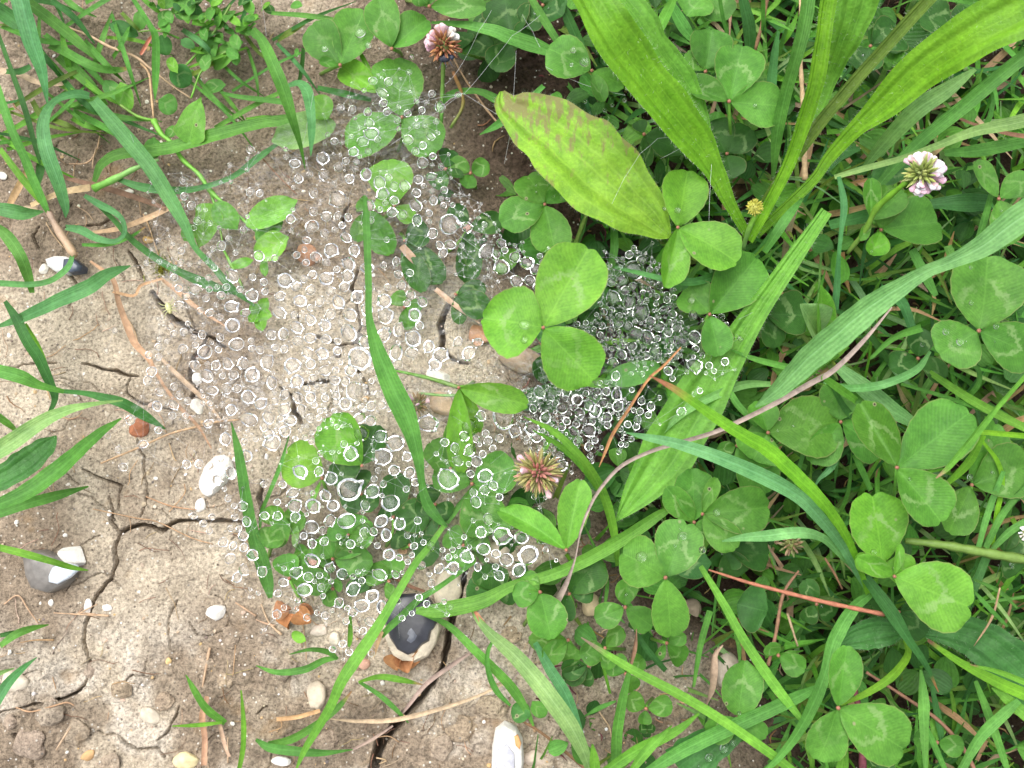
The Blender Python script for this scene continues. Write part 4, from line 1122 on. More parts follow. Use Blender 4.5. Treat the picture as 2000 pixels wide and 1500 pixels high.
for tx, ty in ((488, 596), (522, 582), (530, 618), (512, 646), (486, 628)): weed_leaf(507, 612, tx, ty, 24, 6, 8, 'bright', 'leaf of a small furry rosette')
weed_leaf(540, 1070, 556, 1010, 40, 7, 10, 'mid'); weed_leaf(575, 1070, 580, 1028, 14, 7, 10, 'pale')
weed_leaf(1605, 664, 1566, 595, 60, 12, 22, 'pale', 'woolly curled leaf', fold=.9, label='woolly pale leaf curled over beside the long broad blade')
weed_leaf(1604, 664, 1606, 560, 34, 12, 24, 'bright', fold=1.0)
weed_leaf(1290, 715, 1180, 745, 46, 8, 10, 'mid', 'long oval leaf under the web', label='oval green leaf lying under the right side of the web')
weed_leaf(1210, 750, 1130, 745, 20, 9, 9, 'bright'); weed_leaf(655, 240, 530, 275, 70, 7, 9, 'pale', 'large pale folded leaf'); weed_leaf(612, 190, 640, 232, 50, 8, 9, 'bright')
weed_leaf(1310, 1100, 1390, 1100, 60, 9, 10, 'dark'); weed_leaf(1440, 1180, 1500, 1195, 90, 8, 8, 'dark')
weed_leaf(570, 1236, 597, 1252, 20, 4, 5, 'bright'); weed_leaf(1065, 1400, 1040, 1370, 30, 5, 6, 'mid'); weed_leaf(1000, 1380, 1035, 1400, 40, 5, 6, 'dark')
weed_leaf(1780, 310, 1700, 360, 50, 12, 10, 'dark'); weed_leaf(1310, 560, 1345, 540, 40, 10, 10, 'dark')
# chickweed mat along the top edge: individually placed small leaves
for k in range(80):
    x = 300 + abs(rnd.gauss(0, 1)) * 80 + rnd.uniform(-10, 90); y = abs(rnd.gauss(0, 60)) - 10
    if x > 600: continue
    a = rnd.uniform(0, 6.3); l = rnd.uniform(16, 34)
    weed_leaf(x, y, x + l * math.cos(a), y + l * math.sin(a), l * rnd.uniform(.5, .75), 4 + rnd.uniform(0, 6), 6 + rnd.uniform(0, 6), rnd.choice(('mid', 'mid', 'bright', 'dark')), 'tiny oval mat leaf')
for p_ in ('300 235 14,315 262 9,333 277 9,357 312 9,389 341 8,410 372 10,440 400 6,470 425 6,500 452 5', '437 488 5,453 520 7,475 563 5', '340 150 4,380 110 5,420 60 5,450 10 5', '373 192 4,400 130 4,470 85 4', '300 235 7,270 228 6,235 205 5', '410 372 7,425 420 5,437 488 5', '350 75 4,310 60 4,270 62 3'):
    q = pts(p_); o = tube('vine_runner', q, (6, 8), 'bright', col2='olive' if len(q) < 8 else 'bright')
    tag(o, 'vine stem', None, 'creeping stems of weeds', 'thin green creeping stem', q[len(q) // 2][:2])

# ---------------------------------------------------------------- undergrowth nobody could count
def veg(x, y):
    """0..1 how thickly the ground is overgrown at a photo position"""
    v = 1 / (1 + math.exp(-(x - 1010 - 0.22 * (700 - y)) / 45))
    if y > 1180: v *= 1 / (1 + math.exp(-(x - 1270 - (y - 1180) * .25) / 60)) * .9 + .1
    if y < 130 and x > 560: v = max(v, .6)
    return v
UV_, UF, UK, UU = [], [], [], []
def add(v, f, k, u=None):
    b = len(UV_); UV_.extend(v); UK.extend(k); UF.extend([tuple(i + b for i in t) for t in f])
    UU.extend(u if u is not None else [(.3, .3)] * len(v))
n = 0
while n < 480:
    x, y = rnd.uniform(880, 2350), rnd.uniform(-220, 1720)
    if rnd.random() > veg(x, y): continue
    n += 1
    dp = -14 * min(1, max(0, (x - 1130) / 290)); h = dp + rnd.uniform(-3, 6) if rnd.random() < .75 else rnd.uniform(-4, 6)
    if x < 1250 and 420 < y < 950: h = rnd.uniform(-5, 3)
    a = rnd.uniform(0, 6.3)
    for q_ in range(3):
        l = rnd.uniform(30, 74); aa = a + q_ * 2.1 + rnd.uniform(-.2, .2)
        c_ = jit(COL[rnd.choice(('clov_shade', 'clov_shade', 'clov'))], .25)
        v, f, k, u = leaflet_data((x + 4 * math.cos(aa), y + 4 * math.sin(aa)), (x + l * math.cos(aa), y + l * math.sin(aa)), l * rnd.uniform(.6, .85), h, h + rnd.uniform(-3, 3), c_, fold=rnd.uniform(.1, .5), roll=rnd.uniform(-.5, .5), seed=n, ns=7, na=5, serr=0)
        add(v, f, k, u)
n = 0
while n < 2900:
    x, y = rnd.uniform(880, 2350), rnd.uniform(-220, 1720)
    if rnd.random() > veg(x, y): continue
    n += 1
    a = rnd.choice((rnd.uniform(0, 6.3), -0.8 + rnd.gauss(0, .4), 0.7 + rnd.gauss(0, .4))); l = rnd.uniform(60, 200); b_ = rnd.uniform(-.5, .5); w_ = rnd.uniform(4, 14)
    x1, y1 = x + l * .5 * math.cos(a), y + l * .5 * math.sin(a); x2, y2 = x1 + l * .5 * math.cos(a + b_), y1 + l * .5 * math.sin(a + b_)
    h0 = rnd.uniform(-17, -6); h1 = rnd.uniform(-12, 7)
    if min(x1, x2) < 1250 and 420 < y < 950: h1 = min(h1, 1)
    if min(x1, x2) < 960 + .2 * (700 - y): continue
    c_ = COL[rnd.choice(('mid', 'dark', 'mid', 'bright', 'bright', 'olive', 'mid', 'dark', 'straw', 'pale'))]
    v, f, k, u = ribbon_data([(x, y, w_), (x1, y1, w_), (x2, y2, 2)], (h0, (h0 + h1) / 2 + 2, h1), jit(c_, .25), seed=n, na=3, step=22)
    add(v, f, k, u)
o = mk('undergrowth', UV_, UF, M_grass, cols=UK, uvs=UU)
o['kind'] = 'stuff'; tag(o, 'ground cover', 'tangle of shaded clover and grass covering the soil on the right')
# tiny litter over the humus
V, F, K = [], [], []
for k in range(900):
    x, y = rnd.uniform(950, 2150), rnd.uniform(-60, 1600)
    if rnd.random() > .3 + .7 * veg(x, y): continue
    a = rnd.uniform(0, 6.3); l = rnd.uniform(8, 40)
    v, f, kk = tube_data([(x, y, 2.5), (x + l * .5 * math.cos(a), y + l * .5 * math.sin(a), 3), (x + l * math.cos(a + .4), y + l * math.sin(a + .4), 1.5)], gz(x, y) + rnd.uniform(.3, 1.5), jit(COL[rnd.choice(('brown', 'straw', 'maroon', 'tan'))], .3), seg=4, step=14, seed=k)
    b0_ = len(V); V += list(v); K += list(kk); F += [tuple(i + b0_ for i in t) for t in f]
o = mk('leaf_litter', V, F, M_dry, cols=K); o['kind'] = 'stuff'; tag(o, 'plant litter', 'brown dead stalks and fibres on the dark soil between the plants')

# ---------------------------------------------------------------- stones
WH, CH, GRY, BUF = (.68, .65, .60), (.70, .66, .58), (.22, .22, .23), (.44, .35, .25)
ST = [
 ('chalk_stone', 421, 926, 56, 90, WH, 25, 'large white chalk lump half under the web above the main crack'),
 ('chalk_stone', 392, 987, 22, 28, WH, 20, 'small wedge of white chalk below the large chalk lump'),
 ('chalk_stone', 386, 741, 20, 28, WH, -15, 'white chip under the web beside the upright crack'),
 ('chalk_stone', 387, 797, 26, 36, CH, -20, 'pale grainy chip under the web left of centre'),
 ('brick_chip', 272, 834, 42, 44, (.36, .14, .07), 10, 'smooth brick-red stone chip with white speckles'),
 ('chalk_stone', 144, 1086, 64, 46, WH, 25, 'rounded white stone leaning on the glassy flint'),
 ('chalk_stone', 422, 1195, 40, 34, WH, -15, 'oval white pebble standing alone at lower left'),
 ('chalk_stone', 172, 1183, 17, 30, WH, 5, 'upright white chip at the left lip of the crack'),
 ('chalk_stone', 209, 1187, 20, 15, WH, 10, 'small white chip just right of the crack'),
 ('chalk_stone', 100, 1177, 11, 16, WH, 10, 'tiny white chip below the glassy flint'),
 ('pebble', 293, 1397, 42, 32, (.55, .48, .38), 35, 'dusty beige pebble with a striped face'),
 ('pebble', 174, 1475, 32, 17, (.50, .31, .15), -35, 'small orange-tan oblong pebble at the bottom edge'),
 ('pebble', 363, 1484, 50, 36, (.66, .56, .32), -5, 'yellowish white pebble at the bottom edge'),
 ('chalk_stone', 549, 1486, 40, 18, WH, 8, 'flat white fragment under the jointed grass at the bottom'),
 ('chalk_stone', 86, 526, 20, 22, CH, 30, 'small cracked white chip left of the two-tone flint'),
 ('chalk_stone', 5, 344, 22, 16, WH, 20, 'white chip cut off by the left edge'),
 ('chalk_stone', 252, 374, 20, 12, CH, 10, 'dusty white flake near the jointed green stem'),
 ('chalk_stone', 18, 655, 8, 12, WH, 0, 'tiny white bit at left'),
 ('chalk_stone', 19, 1274, 9, 12, WH, 0, 'tiny white bit beside the lower left blades'),
 ('chalk_stone', 214, 1002, 10, 13, WH, 0, 'little white grain at the crack branch'),
 ('chalk_stone', 128, 1045, 10, 8, WH, 0, 'little white grain above the rounded white stone'),
 ('chalk_stone', 33, 1020, 9, 10, WH, 20, 'little white grain under the left blades'),
 ('chalk_stone', 747, 1334, 11, 10, WH, 20, 'lone white grain between two small blades'),
 ('chalk_stone', 985, 1468, 22, 16, WH, 20, 'white grain beside the pale flint'),
 ('chalk_stone', 304, 934, 10, 8, WH, 20, 'white grain right of the thin crack'),
 ('chalk_stone', 148, 771, 9, 8, WH, 20, 'white grain beside the left blade tip'),
 ('chalk_stone', 858, 737, 58, 30, CH, 20, 'crumbly pale stone under silk at the centre'),
 ('pebble', 865, 790, 60, 46, (.52, .38, .26), 20, 'buff rounded stone right of the arched centre blade'),
 ('pebble', 1154, 1182, 38, 50, (.56, .44, .28), 10, 'beige split pebble among the small clovers'),
 ('pebble', 1100, 1295, 30, 18, (.50, .40, .30), 10, 'little beige stone below the rounded clover leaflet'),
 ('pebble', 1425, 1310, 56, 76, (.40, .34, .28), 10, 'pale grey-brown stone behind the dry curled leaf'),
 ('pebble', 1350, 1190, 40, 40, (.33, .26, .20), 10, 'brown stone with a dark hole right of the dewy clover'),
 ('pebble', 1045, 1480, 46, 40, (.50, .41, .33), 10, 'buff pebble at the bottom near the pale flint'),
 ('pebble', 625, 1230, 40, 24, (.56, .48, .40), -10, 'streaky pinkish pebble below the web'),
 ('pebble', 655, 1248, 26, 30, (.62, .55, .44), 5, 'cream pebble by three small blades'),
 ('pebble', 618, 1360, 42, 56, (.52, .44, .34), -10, 'rough buff pebble left of the long bright blade'),
 ('pebble', 712, 1296, 26, 24, (.50, .30, .22), 10, 'pinkish stone behind the long bright blade'),
 ('pebble', 970, 1080, 56, 44, (.60, .50, .40), 10, 'pale pinkish stone under the lower right drops'),
 ('pebble', 1155, 945, 34, 44, (.50, .46, .38), 0, 'pale pebble behind the two crossing blades'),
 ('pebble', 60, 410, 40, 18, (.50, .38, .26), 0, 'flat buff stone under the left dry blades'),
 ('pebble', 700, 660, 30, 26, (.22, .20, .18), 0, 'dark grey stone in the crack under the web'),
 ('pebble', 600, 497, 50, 44, (.46, .24, .14), 20, 'rusty red-brown stone under the web by the furry leaves'),
 ('pebble', 940, 655, 60, 40, (.44, .24, .14), 20, 'reddish stone left of the bright clover'),
 ('pebble', 1020, 700, 100, 62, (.36, .27, .19), 10, 'grey-brown pitted stone in the funnel of the web'),
 ('pebble', 290, 470, 22, 18, (.48, .31, .12), 10, 'ochre grain near the upper left of the web'),
 ('pebble', 875, 1150, 56, 92, (.60, .52, .40), 12, 'tall pale stone forming the left wall of the wide crack'),
 ('pebble', 30, 1330, 60, 44, (.62, .55, .44), 12, 'cream stone behind the lower left blades'),
 ('pebble', 330, 1290, 14, 14, (.60, .42, .20), 0, 'tiny orange grain in the clay'),
]
for nm, x, y, wx, wy, c_, an, lb in ST:
    flat = nm != 'pebble'; nm = 'chalk_stone' if flat and 'brick' not in nm else nm
    stone(nm, x, y, wx, wy, c_, an, hf=.34 if flat else .36, facet=.95 if flat else .8, rough=.10 if flat else .13, sink=.6 if max(wx, wy) < 70 else .8,
          cat='stone', label=lb if len(lb.split()) > 3 else lb + ' of the photo', col2=None)
# loose clods of clay
for k, (x, y, r) in enumerate(((100, 1390, 52), (60, 1455, 60), (150, 1430, 48), (210, 1500, 60), (240, 1345, 40), (175, 1310, 38), (400, 1290, 44), (455, 1240, 40), (440, 1330, 46), (20, 1410, 30),
                               (100, 1372, 26), (320, 1370, 40), (560, 1310, 60), (900, 1420, 70), (960, 1380, 60), (860, 1460, 60), (640, 1450, 50), (700, 1290, 40), (185, 250, 60), (250, 150, 50), (90, 270, 60), (130, 40, 50), (1000, 1240, 46), (1080, 1420, 36))):
    stone('soil_clod', x, y, r, r * rnd.uniform(.7, .95), jit((.40, .32, .235), .06), rnd.uniform(0, 180), hf=.22, sink=.9, facet=.35, rough=.30, mat=M_soil, sub=4, cat='clod', group='clods of dry clay', phrase='crumbly lump of dry clay')
# flints built of several faces
def slab(name, outline, h0, h1, mat, col, parent=None, origin=None, bevel=.10, seed=1, dome=.05):
    xy = np.array([P(x, y, h0) for x, y in outline]); c = xy.mean(0)
    n_ = 5; m_ = len(outline); V = []; K = []; hh = (h1 - h0) * .001
    rr = np.random.RandomState(seed)
    for i, (sc_, z) in enumerate(((1.0, 0), (1.02, .45), (1 - bevel * .4, .85), (1 - bevel, 1.0), (.45, 1 + dome))):
        for j in range(m_):
            q = c + (xy[j] - c) * sc_ * (1 + .02 * rr.randn()); V.append((q[0], q[1], c[2] + hh * z)); K.append(np.array(col) * (1 + .08 * rr.randn()))
    V.append((c[0], c[1], c[2] + hh * (1 + dome))); K.append(np.array(col))
    F = [(i * m_ + j, i * m_ + (j + 1) % m_, (i + 1) * m_ + (j + 1) % m_, (i + 1) * m_ + j) for i in range(4) for j in range(m_)]
    F += [(4 * m_ + j, 4 * m_ + (j + 1) % m_, 5 * m_) for j in range(m_)]
    F = [t[::-1] for t in F]
    return mk(name, V, F, mat, origin=c if origin is None else origin, parent=parent, cols=K, smooth=True)
def flint(label, parts, loc):
    o = P(*loc, gz(*loc)); e = empty('flint', o)
    for nm, ol, z0, z1, mt, c_ in parts:
        slab(nm, [tuple(float(q) for q in p.split()) for p in ol.split(',')], gz(*loc) + z0, gz(*loc) + z1, mt, c_, parent=e, origin=o, seed=nseed())
    tag(e, 'flint', label)
flint('black flint nodule with a pale chalky rind next to the wide crack',
      (('rind', '750 1182,775 1162,810 1155,843 1165,858 1190,863 1222,854 1254,838 1276,812 1288,790 1286,772 1274,758 1248,750 1215', -1.5, 3.6, M_stone, (.60, .52, .40)),
       ('dark_face', '751 1184,762 1170,785 1160,812 1158,838 1168,850 1186,856 1207,850 1224,843 1230,838 1249,826 1256,812 1272,798 1276,778 1266,764 1244,754 1212', 2.5, 4.9, M_flint, (.035, .036, .045)),
       ('pale_spot', '796 1226,804 1219,812 1228,818 1238,812 1250,803 1256,794 1251,799 1241,792 1236', 4.2, 5.0, M_flint, (.13, .14, .17))), (805, 1215))
flint('grey glassy flint with a pale blue-white face at the left edge',
      (('grey_body', '62 1085,75 1074,100 1073,125 1085,150 1105,160 1125,140 1142,110 1156,78 1145,66 1120', -1, 3.5, M_flint, (.17, .155, .14)),
       ('pale_face', '97 1125,105 1108,128 1098,152 1103,158 1112,140 1128,115 1140,98 1136', 3.3, 4.3, M_flint, (.55, .60, .66))), (105, 1115))
flint('two-tone flint chip, white on its left and blue-black on its right, under the left blades',
      (('white_half', '100 512,118 505,140 506,158 514,160 530,140 540,118 535,104 525', -1, 2.2, M_stone, (.72, .72, .70)),
       ('dark_half', '138 512,158 511,176 526,174 536,150 540,136 532', -1, 2.8, M_flint, (.07, .085, .12))), (140, 523))
flint('large white and lilac-grey flint with a rusty stain cut by the bottom edge',
      (('white_body', '968 1420,985 1405,1008 1415,1020 1440,1022 1480,1015 1520,975 1525,960 1500,962 1455', -1, 4.2, M_stone, (.74, .72, .68)),
       ('grey_face', '972 1462,990 1452,1005 1470,1006 1500,995 1518,972 1512,966 1490', 4.1, 4.9, M_flint, (.50, .50, .56)),
       ('rusty_stain', '1004 1436,1012 1434,1018 1450,1015 1462,1007 1455', 3.7, 4.6, M_stone, (.52, .28, .12))), (990, 1465))
# crumpled brown leaves
def crumple(x, y, w, c_, label, k=5):
    h = gz(x, y); o = P(x, y, h); e = empty('crumpled_leaf', o)
    for i in range(k):
        a = rnd.uniform(0, 6.3); r = w * rnd.uniform(.1, .25)
        bx, by = x + r * math.cos(a), y + r * math.sin(a)
        leaflet('leaf_lobe', (bx, by), (bx + w * .62 * math.cos(a + .5), by + w * .62 * math.sin(a + .5)), w * .62, h + rnd.uniform(.5, 2), h + rnd.uniform(1, 4), c_, parent=e, origin=o, mat=M_dry, fold=rnd.uniform(.5, 1.2), roll=rnd.uniform(-.8, .8), bend=.5)
    tag(e, 'dead leaf', label)
crumple(573, 1192, 52, 'rust', 'crumpled rusty brown dead leaf below the drooping clovers')
crumple(783, 1273, 54, 'rust', 'folded orange-brown dead leaf against the black flint', 6)
crumple(780, 1060, 28, 'tan', 'small tan husk among the drops below centre', 4)
# gravel: specks too many and too small to pick apart
V, F, K = [], [], []
for k in range(1500):
    x, y = rnd.uniform(-80, 1450), rnd.uniform(-80, 1580)
    if x > 900 and rnd.random() < veg(x, y): continue
    r = abs(rnd.gauss(0, 1)) * 1.6 + 1.1; h = gz(x, y); c_ = P(x, y, h + .05); s_ = PX(c_) * r
    cl = rnd.choice((WH, CH, (.5, .42, .32), (.42, .33, .24), (.42, .33, .24), (.16, .13, .11), (.5, .34, .18)))
    v, f, kk = blob(c_, s_ * rnd.uniform(.7, 1.5), s_, s_ * .6, jit(cl, .1), k, 1, .2, rnd.uniform(0, 6))
    b0_ = len(V); V += list(v); K += list(kk); F += [tuple(i + b0_ for i in t) for t in f]
o = mk('gravel', V, F, M_stone, cols=K, smooth=False); o['kind'] = 'stuff'; tag(o, 'gravel', 'tiny chalk and grit grains strewn over the clay')
# moss sprig
V, F, K = [], [], []
for k in range(60):
    x, y = 318 + rnd.gauss(0, 14), 520 + rnd.gauss(0, 10); a = rnd.uniform(0, 6.3)
    v, f, kk = tube_data([(x, y, 2.5), (x + 8 * math.cos(a), y + 8 * math.sin(a), 2), (x + 13 * math.cos(a), y + 13 * math.sin(a), .6)], (gz(x, y), gz(x, y) + 1, gz(x, y) + 2), jit((.26, .26, .03), .25), seg=3, step=7, seed=k)
    b0_ = len(V); V += list(v); K += list(kk); F += [tuple(i + b0_ for i in t) for t in f]
o = mk('moss', V, F, M_stem, cols=K); o['kind'] = 'stuff'; tag(o, 'moss', 'yellow-green moss sprig on the clay under the upper left drops')

# ---------------------------------------------------------------- flower heads
def floret_mesh(name, lobes):
    V, F = [], []
    prof_ = ((0, .10), (.25, .17), (.5, .20), (.7, .26 if lobes else .15), (.88, .30 if lobes else .08), (1.0, .10 if lobes else .01))
    for i, (z, r) in enumerate(prof_):
        for j in range(7):
            a = j * 2 * math.pi / 7
            V.append((r * math.cos(a) * (1.25 if lobes and i > 2 else 1), r * math.sin(a) * (.6 if lobes and i > 2 else 1) + .12 * z * z, z))
    F = [(i * 7 + j, i * 7 + (j + 1) % 7, (i + 1) * 7 + (j + 1) % 7, (i + 1) * 7 + j) for i in range(5) for j in range(7)]
    F += [tuple(range(7))[::-1], tuple(35 + j for j in range(7))]
    me_ = bpy.data.meshes.new(name); me_.from_pydata(V, [], F); me_.polygons.foreach_set('use_smooth', [True] * len(me_.polygons)); me_.materials.append(M_floret)
    return me_
FM = {0: floret_mesh('floret_tube', False), 1: floret_mesh('floret_petal', True)}
def flower(x, y, rpx, h, label, zones, n_=60, ln=.55, core=(.20, .24, .06), name='clover_flower', cat='flower', thin=1.0):
    o = P(x, y, h); e = empty(name, o); R_ = rpx * PX(o)
    V, F, K = blob(o, R_ * .5, R_ * .5, R_ * .45, core, nseed(), 2)
    mk('flower_core', V, F, M_stem, origin=o, parent=e, cols=K)
    ga = math.pi * (3 - 5 ** .5)
    for i in range(n_):
        z = 1 - 1.35 * (i + .5) / n_; r = math.sqrt(max(0, 1 - z * z)); a = i * ga + rnd.uniform(-.2, .2)
        d = Vector((r * math.cos(a), r * math.sin(a), z))
        # zones: (direction angle in photo or None, min share, kind, colour)
        kind_, col_ = zones(d, i)
        ob = bpy.data.objects.new('floret', FM[kind_]); C.objects.link(ob); ob.parent = e
        l = R_ * ln * rnd.uniform(.85, 1.2) * (1.15 if kind_ else 1); wf = thin
        ob.location = d * R_ * .42
        ob.rotation_mode = 'QUATERNION'; dd = (d + Vector((rnd.gauss(0, .14), rnd.gauss(0, .14), rnd.gauss(0, .14)))).normalized()
        ob.rotation_quaternion = dd.to_track_quat('Z', 'Y')
        ob.scale = (l * rnd.uniform(.7, 1) * wf, l * rnd.uniform(.7, 1) * wf, l)
        c_ = jit(col_, .12); ob.color = (*c_, 1)
    tag(e, cat, label)
    return e
PINK, WHT, REDB, GRN, ROSE = (.66, .42, .48), (.74, .68, .68), (.30, .12, .06), (.30, .36, .10), (.46, .20, .17)
def zA(d, i):
    a = math.degrees(math.atan2(d.y, d.x))
    if 20 < a < 110 and d.z < .75: return 1, (WHT if a < 75 else PINK)
    if (130 < a or a < -160) and d.z < .7: return 1, PINK
    return 0, REDB if i % 3 else (.48, .24, .10)
flower(866, 88, 36, 17, 'pink and rust-brown clover flower head near the top left of centre', zA, 80, thin=.85)
def zB(d, i):
    if d.x > .45 or (d.y > .75 and d.z < .5) or (d.y < -.8): return (1, WHT if i % 3 else PINK)
    return 0, GRN if i % 4 else (.42, .46, .16)
flower(1801, 339, 37, 34, 'greenish clover flower head with white-pink florets at the right', zB, 96, ln=.62, thin=.75)
def zC(d, i):
    if d.z > .86: return 0, ROSE
    return (0, (.34, .32, .11) if i % 3 else (.42, .22, .15)) if i % 30 else (1, PINK)
flower(1051, 922, 40, 16, 'spiky green and rose fading clover flower head below the funnel', zC, 150, ln=.74, thin=.55)
flower(815, 790, 26, 6, 'small brown wilted flower head behind the arched centre blade', lambda d, i: (0, (.26, .18, .08)) if i % 7 else (1, PINK), 34)
flower(1474, 405, 24, 21, 'fuzzy yellow round bud between the bright leaves', lambda d, i: (0, (.46, .44, .07)), 70, ln=.30, core=(.42, .42, .08), name='flower_bud', cat='bud')
flower(2002, 1042, 13, 26, 'white petals of a flower cut off by the right edge', lambda d, i: (1, WHT), 20)
flower(1545, 1062, 26, 10, 'dried greenish flower head in shade above the salmon stem', lambda d, i: (0, (.20, .22, .08) if i % 2 else (.30, .20, .12)), 40)

# ---------------------------------------------------------------- insect and spider
def critter(name, x, y, h, L_, W_, ang, col, ab, legs, label, cat):
    o = P(x, y, h); e = empty(name, o); k = PX(o); ca, sa = math.cos(math.radians(ang)), -math.sin(math.radians(ang))
    V, F, K = blob(o, L_ * k / 2, W_ * k / 2, W_ * k * .4, col, nseed(), 3, .05, math.atan2(sa, ca)); mk('abdomen', V, F, M_bug, origin=o, parent=e, cols=K)
    hd = o + np.array([ca, sa, 0]) * L_ * k * .55
    V, F, K = blob(hd, L_ * k * .2, W_ * k * .3, W_ * k * .28, ab, nseed(), 2, .05, math.atan2(sa, ca)); mk('head', V, F, M_bug, origin=o, parent=e, cols=K)
    for s_ in (-1, 1):
        for j in range(legs):
            f_ = (j / (legs - 1) - .35) * .9; b_ = (x + ca * L_ * f_ * .5, y - sa * L_ * f_ * .5)
            nx_, ny_ = -sa * s_, -ca * s_; sp = (j - (legs - 1) / 2) * .45
            m1 = (b_[0] + nx_ * W_ * .9 + ca * sp * W_ * .7, b_[1] + ny_ * W_ * .9 - sa * sp * W_ * .7); m2 = (b_[0] + nx_ * W_ * 1.3 + ca * sp * W_ * 1.5, b_[1] + ny_ * W_ * 1.3 - sa * sp * W_ * 1.5)
            tube('leg', [(*b_, 2.0), (*m1, 1.6), (*m2, 1.0)], (h, h + .6, h - .5), col, parent=e, origin=o, mat=M_bug, seg=5, step=4)
    tag(e, cat, label)
critter('spider', 329, 600, 13, 19, 12, 70, (.46, .46, .22), (.40, .38, .16), 4, 'tiny pale yellow-green spider on the web left side above the dark crack', 'spider')
critter('insect', 868, 113, 17, 26, 17, -5, (.025, .028, .045), (.05, .06, .10), 3, 'small blue-black insect clinging to the foot of the pink flower head', 'insect')

